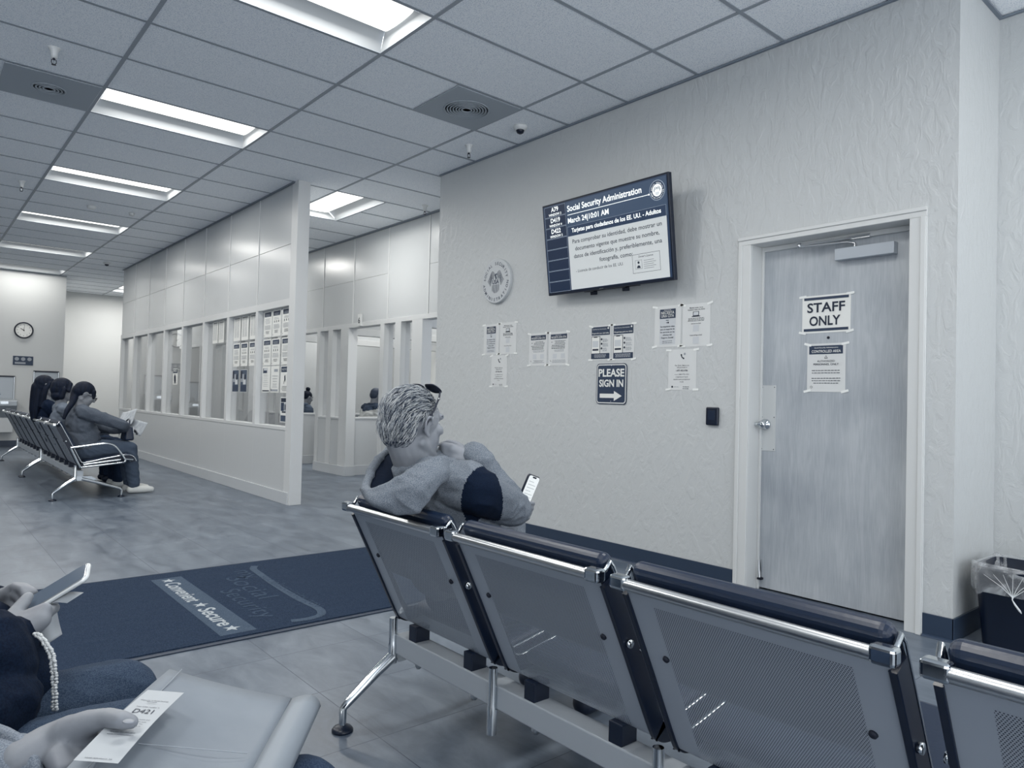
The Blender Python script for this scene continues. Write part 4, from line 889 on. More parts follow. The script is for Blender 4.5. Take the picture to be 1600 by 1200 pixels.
#@@BODY
# ================================================================== PEOPLE
def _cap_geo(a, b, ra, rb, n=14, m=5):
    a, b = Vector(a), Vector(b); d = b-a; L_ = d.length
    if L_ < 1e-6: d = Vector((0, 0, 1)); L_ = 1e-6
    t = d.normalized(); u = t.orthogonal().normalized(); w_ = t.cross(u); rows = []
    s_ = max(-.95, min(.95, (ra-rb)/L_)); al = math.asin(s_)
    for i in range(m+1):
        p = -math.pi/2+(math.pi/2+al)*i/m; rows.append((a+t*(ra*math.sin(p)), ra*math.cos(p)))
    for i in range(m+1):
        p = al+(math.pi/2-al)*i/m; rows.append((b+t*(rb*math.sin(p)), rb*math.cos(p)))
    vs = []; fs = []
    for c, r in rows:
        for j in range(n): q = 2*math.pi*j/n; vs.append(c+(u*math.cos(q)+w_*math.sin(q))*max(r, 1e-5))
    for i in range(len(rows)-1):
        for j in range(n): fs.append((i*n+j, i*n+(j+1) % n, (i+1)*n+(j+1) % n, (i+1)*n+j))
    fs.append(tuple(range(n))[::-1]); k = (len(rows)-1)*n; fs.append(tuple(range(k, k+n))); return vs, fs
def _ell_geo(c, ax, h, n=16, m=10):
    c = Vector(c); vs = []; fs = []
    for i in range(m+1):
        p = -math.pi/2+math.pi*i/m
        for j in range(n):
            q = 2*math.pi*j/n; vs.append(c+ax[0]*(h[0]*math.cos(p)*math.cos(q)+1e-6*math.cos(q))+ax[1]*(h[1]*math.cos(p)*math.sin(q)+1e-6*math.sin(q))+ax[2]*(h[2]*math.sin(p)))
    for i in range(m):
        for j in range(n): fs.append((i*n+j, i*n+(j+1) % n, (i+1)*n+(j+1) % n, (i+1)*n+j))
    fs.append(tuple(range(n))[::-1]); k = m*n; fs.append(tuple(range(k, k+n))); return vs, fs
AX0 = (Vector((1, 0, 0)), Vector((0, 1, 0)), Vector((0, 0, 1)))
def cap(a, b, ra, rb=None): return ('c', Vector(a), Vector(b), ra, ra if rb is None else rb)
def ell(c, h, ax=AX0): return ('e', Vector(c), ax, h)
def chain(pts, rs): return [cap(pts[i], pts[i+1], rs[i], rs[i+1]) for i in range(len(pts)-1)]
def blob(name, prims, voxel, mats, parent=None, smooth=4, paint=None, loc=(0, 0, 0), fold=None, **tags):
    """one continuous surface grown around a set of tapered limbs"""
    vs = []; fs = []
    for p in prims:
        v, f = _cap_geo(*p[1:]) if p[0] == 'c' else _ell_geo(*p[1:])
        if p[0] == 'e' and p[2][0].cross(p[2][1]).dot(p[2][2]) < 0: f = [q[::-1] for q in f]
        b = len(vs); vs += v; fs += [tuple(b+k for k in q) for q in f]
    L = Vector(loc); me = bpy.data.meshes.new('tmp'); me.from_pydata([tuple(v-L) for v in vs], [], fs)
    o = bpy.data.objects.new('tmp', me); COL.objects.link(o)
    rm = o.modifiers.new('r', 'REMESH'); rm.mode = 'VOXEL'; rm.voxel_size = voxel; rm.adaptivity = 0
    if smooth: sm = o.modifiers.new('s', 'SMOOTH'); sm.factor = .5; sm.iterations = smooth
    dg = bpy.context.evaluated_depsgraph_get(); dg.update(); new = bpy.data.meshes.new_from_object(o.evaluated_get(dg))
    bpy.data.objects.remove(o); bpy.data.meshes.remove(me)
    if fold:
        fr_, am_ = fold; nv = len(new.vertices); co = np.empty(nv*3); new.vertices.foreach_get('co', co); co = co.reshape(-1, 3)
        no = np.empty(nv*3); new.vertex_normals.foreach_get('vector', no); no = no.reshape(-1, 3); am = np.empty(nv)
        for i_ in range(nv):
            p = Vector((co[i_]+np.array(L))*fr_) if 0 else Vector((co[i_][0]+L.x, co[i_][1]+L.y, co[i_][2]+L.z))*fr_
            am[i_] = 1-2*abs(noise.noise(Vector((p.x+noise.noise(p*.5)*1.5, p.y, p.z*1.9+p.x*.6))))**.8
        new.vertices.foreach_set('co', (co+no*(am*am_)[:, None]).ravel())
    new.materials.clear()
    if not isinstance(mats, (list, tuple)): mats = [mats]
    for m in mats: new.materials.append(m)
    n = len(new.polygons); new.polygons.foreach_set('use_smooth', [True]*n)
    if paint: new.polygons.foreach_set('material_index', [paint(p.center+L) for p in new.polygons])
    else: new.polygons.foreach_set('material_index', [0]*n)
    new.name = name; o = bpy.data.objects.new(name, new); COL.objects.link(o); o.location = L
    if parent: put(o, parent)
    tag(o, **tags); return o
class Head:
    def __init__(h, c, f, up=ZZ, s=1.0):
        h.c = Vector(c); h.f = Vector(f).normalized(); up = Vector(up); h.u = (up-h.f*up.dot(h.f)).normalized(); h.l = h.u.cross(h.f); h.s = s; h.ax = (h.f, h.l, h.u)
    def p(h, x, y, z): return h.c+(h.f*x+h.l*y+h.u*z)*h.s
    def E(h, x, y, z, a, b, c): return ell(h.p(x, y, z), (a*h.s, b*h.s, c*h.s), h.ax)
    def K(h, a, b, ra, rb=None): return cap(h.p(*a), h.p(*b), ra*h.s, (rb or ra)*h.s)
    def prims(h, ears=True):
        P = [h.E(-.005, 0, .022, .096, .075, .088), h.E(-.045, 0, -.005, .058, .064, .066), h.E(.040, 0, -.035, .052, .056, .078), h.E(.030, 0, -.07, .050, .048, .040),
             h.K((-.005, .050, -.055), (.065, .018, -.100), .020, .015), h.K((-.005, -.050, -.055), (.065, -.018, -.100), .020, .015), h.E(.074, 0, -.102, .019, .020, .015),
             h.K((.088, 0, .012), (.108, 0, -.028), .008, .011), h.E(.098, .011, -.032, .010, .007, .007), h.E(.098, -.011, -.032, .010, .007, .007),
             h.K((.086, .032, .024), (.086, -.032, .024), .011), h.E(.066, .040, -.018, .022, .018, .018), h.E(.066, -.040, -.018, .022, .018, .018),
             h.E(.083, 0, -.060, .010, .022, .006), h.E(.081, 0, -.070, .010, .019, .007)]
        if ears:
            for sg in (-1, 1):
                pts = [h.p(.012+.0, sg*.074, -.030)]
                for i in range(9):
                    a = R_(-60+230*i/8); pts.append(h.p(-.002-.016*math.sin(a) if 0 else .0+.018*math.cos(a)*(-1)*.9, sg*(.083+.009*math.sin(math.pi*i/8)), -.002+.030*math.sin(a)))
                P += chain(pts[1:], [.0048]*9); P += [h.E(-.001, sg*.076, -.005, .013, .007, .024), h.E(.004, sg*.078, -.032, .007, .005, .008)]
        return P
    def neck(h, base, r0=.052, r1=.058): return [cap(h.p(-.022, 0, -.055), base, r0, r1)]
def eyes(h, parent, closed=False):
    for sg in (-1, 1):
        b = MB(); v, f = _ell_geo(h.p(.068, sg*.030, .004), h.ax, (.010*h.s, .013*h.s, .0065*h.s)); b.add(v, f, PAPER2, True)
        v, f = _ell_geo(h.p(.0760, sg*.030, .003), h.ax, (.0035*h.s, .0055*h.s, .0055*h.s)); b.add(v, f, BLACKM, True); b.build('eye', parent)
def brow_mouth(h, parent, m):
    b = MB()
    for sg in (-1, 1): b.tube([h.p(.0925, sg*.014, .024), h.p(.0915, sg*.032, .029), h.p(.079, sg*.050, .024)], [.002, .003, .0015], m, 6)
    b.build('eyebrows', parent)
    b = MB(); b.tube([h.p(.082, .019, -.065), h.p(.0905, 0, -.064), h.p(.082, -.019, -.065)], [.0015, .0025, .0015], mat('lip', (88, 92, 104), .5), 6); b.build('mouth', parent)
def hand(w_, d, n, t, curl=(.3, .3, .3, .3), s=1.0, thumb=(.6, .5), spread=.05, tcurl=.3):
    """hand from wrist w_: d finger direction, n back-of-hand normal, t thumb side; curl = bend per joint of each finger"""
    w_ = Vector(w_); d = Vector(d).normalized(); n = Vector(n); n = (n-d*n.dot(d)).normalized(); t = d.cross(n) if d.cross(n).dot(Vector(t)) > 0 else n.cross(d)
    P = []; kn = []
    offs = (.030, .010, -.010, -.029); lens = ((.043, .025, .021), (.047, .029, .022), (.044, .027, .021), (.034, .021, .019)); rad = (.0095, .0098, .0093, .0082)
    for i, o in enumerate(offs):
        k = w_+d*(.088-.004*abs(i-1))*s+t*o*s; kn.append(k); P += chain([w_+t*o*.55*s+d*.012*s, w_+t*o*.85*s+d*.05*s, k], [.016*s, .0145*s, .0118*s])
        dd = d+t*spread*(1.5-i); dd.normalize(); a = 0; p = k; r = rad[i]*s; pts = [k]; rs = [r*1.08]
        for j, L_ in enumerate(lens[i]):
            a += curl[i]*(1.0 if j == 0 else 1.15); v = dd*math.cos(a)-n*math.sin(a); p = p+v*L_*s; pts.append(p); rs.append(r*(1-.07*(j+1)))
        P += chain(pts, rs)
    P += [cap(w_+t*.02*s, kn[0]-d*.01*s, .017*s, .0125*s), cap(w_-t*.018*s, kn[3]-d*.008*s, .015*s, .012*s), cap(w_-d*.03*s, w_+d*.02*s, .023*s, .024*s), cap(w_+d*.02*s-n*.004*s, w_+d*.07*s-n*.006*s, .017*s, .014*s)]
    tb = w_+t*.026*s+d*.02*s-n*.006*s; a = thumb[0]; v1 = (t*math.cos(a)+d*math.sin(a)-n*thumb[1]*.5).normalized(); p1 = tb+v1*.042*s
    v2 = (v1*math.cos(tcurl)+d*math.sin(tcurl)).normalized(); p2 = p1+v2*.032*s; v3 = (v2*math.cos(tcurl)+d*math.sin(tcurl)*.8-n*.1).normalized(); p3 = p2+v3*.024*s
    P += chain([tb, p1, p2, p3], [.0175*s, .0125*s, .0108*s, .0088*s]); return P
def limbs(J, k=0.0):
    """arms, trunk and legs around the joints; k = cloth thickness"""
    U = [] ; Lg = []
    ch, pv, sL, sR = J['chest'], J['pelvis'], J['shL'], J['shR']; ax = J['ax']; w = J.get('w', 1); mid = pv.lerp(ch, .5)
    U += [ell(ch, ((.105+k)*w, (.165+k)*w, .175+k), ax), ell(mid, ((.115+k)*w*J.get('belly', 1), (.150+k)*w, .17+k), ax), ell(pv+ZZ*.05, ((.12+k)*w, (.165+k)*w, .12+k), ax)]
    nb = J['neck']
    for s_, e, r in ((sL, J['elL'], J['wrL']), (sR, J['elR'], J['wrR'])):
        U += [cap(nb-ZZ*.045, s_, .045+k, .052+k), cap(s_, s_.lerp(e, .5), .052+k, .047+k), cap(s_.lerp(e, .5), e, .047+k, .039+k), cap(e, e.lerp(r, .35), .039+k, .039+k), cap(e.lerp(r, .35), r, .039+k, .026+k*.9)]
    for s_ in 'LR':
        h_, kn, an = J['hip'+s_], J['kn'+s_], J['an'+s_]
        Lg += [cap(h_, h_.lerp(kn, .4), .088+k, .082+k), cap(h_.lerp(kn, .4), kn, .082+k, .060+k), cap(kn, kn.lerp(an, .3), .058+k, .056+k), cap(kn.lerp(an, .3), an, .056+k, .037+k*1.2)]
    return U, Lg
def foot(an, d, k=0): d = Vector(d).normalized(); b = Vector((an.x, an.y, 0)); return [cap(an, b+ZZ*.05-d*.01, .036+k, .036+k), cap(b+ZZ*(.038+k)-d*.03, b+ZZ*(.034+k)+d*.13, .034+k, .030+k), cap(b+ZZ*(.034+k)+d*.10, b+ZZ*(.028+k)+d*.175, .033+k, .022+k)]
def seated(hipx, y, J0=None, face=XX, lean=.12, neckz=.93, hipz=.47, kneex=.45, headd=(.03, 0, .17), hf=(1, 0, -.1), w=1.0, hs=1.0, belly=1.0, elL=(.05, .24, .62), elR=(.05, -.24, .62), wrL=(.27, .12, .66), wrR=(.27, -.12, .66), footx=.45, head_up=ZZ, dy=.0):
    f = Vector(face).normalized(); l = ZZ.cross(f); O = Vector((hipx, y, 0))
    def q(a, b_, c): return O+f*a+l*b_+ZZ*c
    J = dict(ax=(f, l, ZZ), pelvis=q(0, 0, hipz), chest=q(lean*.8, dy, neckz-.20), neck=q(lean, dy*1.2, neckz), w=w, belly=belly)
    J.update(shL=q(lean*.95, .175*w+dy, neckz-.065), shR=q(lean*.95, -.175*w+dy, neckz-.065), elL=q(*elL), elR=q(*elR), wrL=q(*wrL), wrR=q(*wrR))
    for s_, sg in (('L', 1), ('R', -1)): J['hip'+s_] = q(.0, .088*sg*w, hipz+.01); J['kn'+s_] = q(kneex, .11*sg, hipz+.025); J['an'+s_] = q(footx, .11*sg, .10)
    J['head'] = Head(J['neck']+f*headd[0]+l*headd[1]+ZZ*headd[2], f*hf[0]+l*hf[1]+ZZ*hf[2], head_up, hs); J['f'] = f; J['l'] = l; return J
def dress(name, J, top, legs_, shoe, voxel=.01, label='', hands=None, k=.012, cat='person', loc=None, group=None, extra_top=(), paint=None, topname='sweater', legname='trousers', sleeve=.0, skin=None, smooth=3, face=True):
    h = J['head']; U, Lg = limbs(J); f, l = J['f'], J['l']; loc = loc or Vector((J['pelvis'].x, J['pelvis'].y, 0))
    if hands is None:
        hands = []
        for s_, sg in (('L', 1), ('R', -1)): d = (J['wr'+s_]-J['el'+s_]).normalized(); hands += hand(J['wr'+s_]+d*.01, d, ZZ*.8+l*sg*.6, -l*sg, curl=(.35, .4, .45, .5), s=.95)
    B_ = U+Lg+h.prims()+h.neck(J['neck']-ZZ*.02)+hands+foot(J['anL'], f)+foot(J['anR'], f)
    body = blob('person', B_, voxel, skin or SKIN, smooth=smooth, loc=loc, label=label, cat=cat, group=group)
    U2, L2 = limbs(J, k); L2 += [ell(J['pelvis']+ZZ*.02, (.13*J['w'], .17*J['w'], .10), J['ax'])]
    blob(topname, U2+list(extra_top), voxel, top, body, smooth=smooth+1, paint=paint, fold=(9, .009)); blob(legname, L2, voxel, legs_, body, smooth=smooth, fold=(9, .007))
    for s_ in 'LR': blob('shoe', foot(J['an'+s_]-ZZ*.02, f, .009), min(voxel, .008), shoe, body, smooth=2)
    if face: eyes(h, body); brow_mouth(h, body, BLACKM)
    return body
def glasses(h, parent, m=BLACKM):
    b = MB()
    for sg in (-1, 1):
        b.tube([h.p(.108, sg*.033+.021*math.cos(a), .0+.017*math.sin(a)) for a in [2*math.pi*i/16 for i in range(16)]], .0018*h.s, m, 6, closed=True)
        b.tube([h.p(.106, sg*.054, .006), h.p(.08, sg*.072, .006), h.p(0, sg*.082, .004), h.p(-.014, sg*.082, -.01)], .002*h.s, m, 6)
    b.tube([h.p(.108, .012, .004), h.p(.112, 0, .006), h.p(.108, -.012, .004)], .0018*h.s, m, 6); return b.build('eyeglasses', parent)
HAIRD = mat('dark hair', (5, 14, 30), .65, spec=.2, bump=(90, .5, .004, (1, 1, .12)), vary=(60, (14, 26, 46), (1, 1, .1)))
def long_hair(h, down=.30, back=.0, side=.5, r=.05):
    P = [h.E(-.022, 0, .034, .097, .088, .090), h.E(-.05, 0, .0, .070, .080, .085)]
    for sg in (-1, 1): P += chain([h.p(.03, sg*.072, .03), h.p(-.005, sg*.085, -.03), h.p(-.02, sg*.085, -.10), h.p(-.03, sg*.080, -.10-down*.5)], [.022, .03, .034, .030])
    P += chain([h.p(-.07, 0, -.02), h.p(-.075, 0, -.12), h.p(-.085-back, 0, -.12-down*.6), h.p(-.085-back, 0, -.12-down)], [.075, .075, .065, .045]); return P

# ------------------------------------------------------------------ the three women on the far bench
SW_G = fabric('taupe sweater', (72, 80, 92), (92, 99, 110), 260); SW_B = fabric('black top', (10, 22, 42), (20, 34, 56), 200); SW_M = fabric('grey jacket', (92, 102, 116), (112, 120, 132), 260)
JEAN = fabric('grey jeans', (58, 70, 88), (82, 93, 108), 380); JEAND = fabric('dark trousers', (24, 36, 56), (36, 50, 70), 300); SHOEW = mat('white shoe', (206, 208, 206), .5); SHOED = mat('dark shoe', (22, 34, 54), .5)
yb = BA-1.83-.28    # centre of the nearest seat of that bench
J = seated(1.49, yb+.02, lean=-.05, neckz=.955, hf=(1, -.05, -.50), headd=(.035, 0, .12), w=1.12, belly=1.15, kneex=.41, footx=.47, elR=(.31, -.20, .76), wrR=(.40, .02, .69), elL=(.20, .22, .70), wrL=(.40, .10, .69), hs=1.10)
W1 = dress('person', J, SW_G, JEAN, SHOEW, .010, label='woman in grey sweater and white shoes nearest on the far bench, head bent', k=.016)
h = J['head']; blob('hair', [h.E(-.02, 0, .035, .096, .086, .086), h.E(-.055, 0, .01, .065, .075, .075), h.K((.055, .05, .05), (.07, .062, -.02), .02, .012), h.K((.055, -.05, .055), (.078, -.052, -.0), .02, .012)]+chain([h.p(-.07, 0, -.02), h.c+Vector((-.12, -.06, -.09)), h.c+Vector((-.17, -.10, -.17)), h.c+Vector((-.20, -.12, -.25))], [.050, .030, .026, .015])+chain([h.p(.075, .05, -.02), h.p(.085, .05, -.09), h.p(.075, .05, -.15)], [.012, .012, .006]), .007, HAIRD, W1, smooth=2); glasses(h, W1)
J = seated(1.47, yb+.61, lean=-.12, neckz=.965, hf=(1, -.12, -.12), headd=(.02, 0, .155), w=1.08, hs=1.06, elR=(.10, -.22, .66), wrR=(.36, -.08, .66))
W2 = dress('person', J, SW_M, JEAND, SHOEW, .010, label='woman with chin-length dark hair in a grey top, in the middle of the three seated', k=.014)
h = J['head']; blob('hair', [h.E(-.022, 0, .034, .100, .092, .090), h.E(-.05, 0, .0, .075, .085, .09), h.E(-.045, 0, -.07, .065, .088, .06), h.K((.05, .045, .065), (.06, .07, -.01), .022, .014), h.K((.05, -.045, .065), (.045, -.078, -.01), .022, .018), h.K((.0, -.085, .0), (-.01, -.085, -.08), .025, .03), h.K((.0, .085, .0), (-.01, .085, -.08), .025, .03)], .007, HAIRD, W2, smooth=2); glasses(h, W2)
J = seated(1.49, yb+1.22, lean=-.21, neckz=.985, hf=(1, -.1, -.02), headd=(.0, 0, .17), w=1.0, hs=1.06)
W3 = dress('person', J, SW_B, JEAND, SHOED, .010, label='woman with long dark hair and eyeglasses all in black, farthest of the three seated', k=.014)
h = J['head']; blob('hair', long_hair(h, .24)+[h.K((.05, .045, .065), (.055, .07, -.01), .022, .014), h.K((.05, -.045, .065), (.05, -.076, -.01), .022, .014)], .008, HAIRD, W3, smooth=2); glasses(h, W3)
# handbag on the first woman's lap, loose papers in the second woman's hands
t = empty('handbag', (1.90, yb+.02, .58), 'dark handbag with a looped handle on the lap of the woman in the grey sweater', 'handbag')
b = MB(); b.obox((1.90, yb+.02, .655), (XX, YY, ZZ), (.05, .12, .075), VINYL, taper=.75); b.build('bag_body', t, bevel=.025, seg=4)
b = MB(); b.tube(smoothp([(1.88, yb-.07, .71), (1.90, yb-.06, .78), (1.91, yb+.02, .81), (1.90, yb+.10, .78), (1.88, yb+.11, .71)], 4), .008, VINYL, 8); b.build('handle', t)
b = MB(); b.box(1.945, 1.952, yb-.03, yb-.012, .60, .73, SATIN); b.build('strap', t)
SH = mat('newsprint', (176, 182, 188), .6, vary=(40, (150, 157, 166), (1, 1, .3)))
def sheet(name, cx, cy, cz, rx, ry, rz, w_, h_, label, m=SH, bow=.01, group=None, curve=0):
    M_ = Matrix.Rotation(rz, 3, 'Z') @ Matrix.Rotation(ry, 3, 'Y') @ Matrix.Rotation(rx, 3, 'X'); b = MB(); P = []
    for i in range(9):
        P.append([Vector((cx, cy, cz))+M_ @ Vector(((i/8-.5)*w_, (j/8-.5)*h_, bow*math.sin(i/8*math.pi*1.6)*math.cos(j/8*2))) for j in range(9)])
    b.grid(P, m); return b.build(name, solid=.0008, loc=(cx, cy, cz), label=label, cat='paper', group=group)
sheet('newspaper', 2.02, yb+.66, .80, R_(60), R_(-10), R_(-70), .30, .20, 'open newspaper sheet held up beyond the woman in the grey sweater', curve=1, group='papers held by the women', bow=.015)
sheet('form_sheet', 2.10, yb+.52, .70, R_(60), R_(12), R_(-60), .24, .17, 'folded form hanging just below the newspaper', group='papers held by the women')

# ------------------------------------------------------------------ customers in the booths, seen through the openings
DKT = fabric('slate coat', (62, 74, 92), (80, 91, 106), 200); COATD = fabric('dark coat', (44, 56, 74), (58, 70, 88), 200)
J = seated(5.42, 12.15, lean=.06, neckz=.92, hf=(1, 0, -.25), headd=(.05, 0, .15), hs=1.0)
B1 = dress('person', J, DKT, JEAND, SHOED, .012, label='person with hair in a bun and a hooded coat, seated in the farther booth', k=.03)
h = J['head']; blob('hair', [h.E(-.02, 0, .035, .098, .086, .086), h.E(-.05, 0, .01, .065, .075, .07), h.E(-.03, 0, .15, .042, .042, .036), h.E(-.03, 0, .118, .028, .028, .02)], .008, HAIRD, B1, smooth=1)
blob('hood', chain([J['neck']+Vector((-.02, .13, .02)), J['neck']+Vector((-.11, .06, .02)), J['neck']+Vector((-.12, -.06, .02)), J['neck']+Vector((-.02, -.13, .02))], [.035, .045, .045, .035]), .01, DKT, B1)
BWt = mat('white jacket band', (200, 203, 203), .8)
J = seated(5.62, 10.12, lean=.10, neckz=.99, hf=(1, .1, -.3), headd=(.05, 0, .15), w=1.2)
nz = J['neck'].z
B2 = dress('person', J, [COATD, BWt], JEAND, SHOED, .012, label='person in a dark jacket with a pale band across the back, in the nearer booth', k=.035, topname='jacket', paint=lambda c: 1 if nz-.30+.25*(c.x-5.6) < c.z < nz-.11+.18*abs(c.y-10.12) and c.z > .62 else 0)
h = J['head']; blob('hair', [h.E(-.012, 0, .035, .100, .084, .084), h.E(-.045, 0, .0, .068, .076, .08)], .008, mat('short dark hair', (48, 60, 80), .6), B2, smooth=1)
for nm, (cx, cy), lb in (('booth_chair', (5.42, 12.15), 'chair under the person with the bun in the farther booth'), ('booth_chair', (5.62, 10.12), 'chair under the person in the banded jacket in the nearer booth')):
    t = empty(nm, (cx, cy, 0), lb, 'chair', 'booth chairs'); b = MB(); b.box(cx-.26, cx+.2, cy-.23, cy+.23, .36, .41, VINYL); b.build('seat', t, bevel=.015)
    b = MB(); b.obox((cx-.29, cy, .62), (YY, ZZ, XX), (.22, .2, .02), VINYL); b.build('backrest', t, bevel=.015)
    for sx in (-.24, .17):
        for sy in (-.2, .2): b = MB(); b.tube([(cx+sx, cy+sy, 0), (cx+sx, cy+sy, .37)], .012, CHROME, 8); b.build('leg', t)
    b = MB(); b.tube([(cx-.28, cy-.18, .38), (cx-.30, cy-.18, .55)], .012, CHROME, 8); b.build('back_post', t)

# ------------------------------------------------------------------ the man on the near bench
HOOD = fabric('heather grey fleece', (88, 97, 108), (132, 138, 146), 520, bump=.4); BLKF = fabric('black jersey', (8, 20, 38), (14, 28, 48), 400, bump=.15)
def M(px, py, d): return at(px, py, d)
hc = M(646, 663, 2.30); h = Head(hc, (.998, .03, .02), (0, 0, 1), 1.0)
J = dict(ax=(Vector((.985, .17, 0)), Vector((-.17, .985, 0)), ZZ), f=Vector((.985, .17, 0)), l=Vector((-.17, .985, 0)), pelvis=Vector((1.50, 1.94, .475)), chest=M(682, 788, 2.42), neck=M(654, 728, 2.33), w=1.10, belly=1.1)
J.update(shL=M(600, 762, 2.46), shR=M(748, 768, 2.23), elR=M(801, 794, 2.42), wrR=M(741, 711, 2.36), elL=Vector((1.74, 2.17, .66)), wrL=M(806, 826, 2.66))
for s_, sg in (('L', 1), ('R', -1)): J['hip'+s_] = Vector((1.50, 1.94+.10*sg, .485)); J['kn'+s_] = Vector((1.93, 1.96+.14*sg, .50)); J['an'+s_] = Vector((1.95, 1.96+.15*sg, .10))
J['head'] = h
def MH(px, py, d): return at(px-8, py+1, d)
rh = chain([MH(744, 713, 2.36), MH(728, 707, 2.355), MH(714, 700, 2.345)], [.024, .025, .018]) + chain([MH(740, 719, 2.355), MH(726, 715, 2.35), MH(716, 714, 2.345)], [.022, .023, .018]) + [cap(MH(722, 711, 2.355), MH(714, 707, 2.37), .024, .020)]
for k_, dy_ in enumerate((0, 7, 14, 20)): rh += chain([MH(716+k_, 697+dy_, 2.34), MH(701+k_*1.5, 694+dy_*.9, 2.345), MH(697+k_*1.5, 699+dy_*.8, 2.375), MH(704+k_, 704+dy_*.7, 2.395)], [.0115, .0105, .0095, .0085])
rh += chain([MH(735, 704, 2.37), MH(722, 694, 2.385), MH(708, 690, 2.39), MH(698, 693, 2.39)], [.016, .0125, .011, .0085])
lh = chain([M(800, 832, 2.66), M(808, 818, 2.68), M(815, 806, 2.69)], [.024, .023, .017]) + chain([M(806, 826, 2.655), M(811, 812, 2.645), M(815, 800, 2.635)], [.015, .012, .009])
for k_, (a_, c_) in enumerate(((826, 788), (824, 796), (821, 803), (818, 810))): lh += chain([M(812, 812, 2.69), M(a_+1, c_+3, 2.70), M(a_+7, c_-1, 2.68), M(a_+4, c_-2, 2.65)], [.012, .0095, .0088, .0078])
U, Lg = limbs(J)
man = blob('person', U+Lg+h.prims()+h.neck(J['neck']-ZZ*.03, .056, .062)+[cap(h.p(-.055, 0, -.03), J['neck']-J['f']*.03, .05, .055)]+rh+lh+foot(J['anL'], J['f'])+foot(J['anR'], J['f']), .0045, SKIN, smooth=4, loc=(1.50, 1.94, 0), label='grey-haired man in a grey hooded sweatshirt on the near bench, hand at his chin', cat='person')
U2, L2 = limbs(J, .017)
sR, eR = J['shR'], J['elR']; axr = (eR-sR).normalized()
def paintman(c):
    v = c-CO; z = v.dot(CF); px = 800+FPX*v.dot(CR)/z; py = 600-FPX*v.dot(CU)/z
    d = (c-sR); t_ = d.dot(axr)
    return 1 if ((d.dot(CR)-.012)/.064)**2+((d.dot(CU)+.035)/.115)**2 < 1 and d.dot(CF) < .06 else 0
sleeveR = [cap(J['elR'], J['elR'].lerp(J['wrR'], .5), .058, .050), cap(J['elR'].lerp(J['wrR'], .5), J['wrR'], .048, .036), cap(sR+axr*.0, eR, .070, .060)]
for q in (.35, .55, .72, .86): a_ = J['elR'].lerp(J['wrR'], q); sleeveR.append(cap(a_-CR*.012, a_+CR*.012, .050-.012*q))
backs = [ell(J['chest']-J['f']*.035+ZZ*.03, (.125, .20, .16), J['ax']), cap(M(640, 738, 2.30), M(735, 752, 2.23), .055, .062), cap(M(640, 745, 2.34), M(598, 765, 2.44), .055, .060), ell(J['chest']-ZZ*.16+J['f']*.06, (.13, .18, .16), J['ax'])]
blob('sweatshirt', U2+sleeveR+backs, .0055, [HOOD, BLKF], man, smooth=5, paint=paintman, fold=(11, .0065))
blob('trousers', L2+[ell(J['pelvis'], (.15, .18, .11), J['ax'])], .009, JEAND, man)
for s_ in 'LR': blob('shoe', foot(J['an'+s_]-ZZ*.02, J['f'], .009), .008, SHOED, man, smooth=2)
# hood lying behind the neck
rim = [M(620, 702, 2.44), M(608, 703, 2.42), M(596, 712, 2.38), M(584, 729, 2.31), M(575, 748, 2.23), M(571, 764, 2.18), M(578, 772, 2.14), M(600, 765, 2.12), M(630, 748, 2.12), M(660, 729, 2.15), M(686, 719, 2.20), M(706, 722, 2.27), M(716, 731, 2.34)]
bot = [M(585, 778, 2.15), M(600, 789, 2.13), M(622, 795, 2.12), M(646, 796, 2.11), M(655, 789, 2.12), M(665, 772, 2.13), M(683, 750, 2.16), M(704, 736, 2.24)]
def resample(P, n):
    L_ = [0]
    for i in range(1, len(P)): L_.append(L_[-1]+(P[i]-P[i-1]).length)
    out = []
    for k in range(n):
        t_ = L_[-1]*k/(n-1); i = max(j for j in range(len(L_)) if L_[j] <= t_+1e-9); i = min(i, len(P)-2); out.append(P[i].lerp(P[i+1], (t_-L_[i])/(L_[i+1]-L_[i])))
    return out
ra_, rb_ = resample(rim[5:], 30), resample(bot, 30)
hp = chain(rim, [.0135]*len(rim))
for k, (p_, q_) in enumerate(zip(ra_, rb_)):
    bl = .016+.007*math.sin(k*.55)*math.sin(k*.13+.4); hp += chain([p_, p_.lerp(q_, .3)-CF*bl, p_.lerp(q_, .6)-CF*bl*1.1, q_], [.012, .015, .017, .017])
    hp += [cap(p_.lerp(q_, .6)-CF*bl*.6, p_.lerp(q_, .6)+CF*.03, .014, .014)] if 3 < k < 24 else []
blob('hood', hp, .0045, HOOD, man, smooth=7, fold=(10, .005))
low = M(628, 742, 2.27); b = MB(); rim2 = [p.lerp(low, .10)-ZZ*.002 for p in rim]
b.grid([rim2, [p.lerp(low, .5)+CF*.012-ZZ*.012 for p in rim2], [p.lerp(low, .85)+CF*.02-ZZ*.02 for p in rim2], [low+CF*.02-ZZ*.02]*len(rim2)], BLKF); b.build('hood_lining', man, solid=.004)
b = MB(); b.tube(smoothp([tuple(p-CF*.0145+(q-p)*.12) for p, q in zip(rim[6:11], [bot[0], bot[1], bot[3], bot[4], bot[6]])], 4), .0013, mat('seam thread', (84, 92, 104), .8), 5); b.build('hood_seam', man)
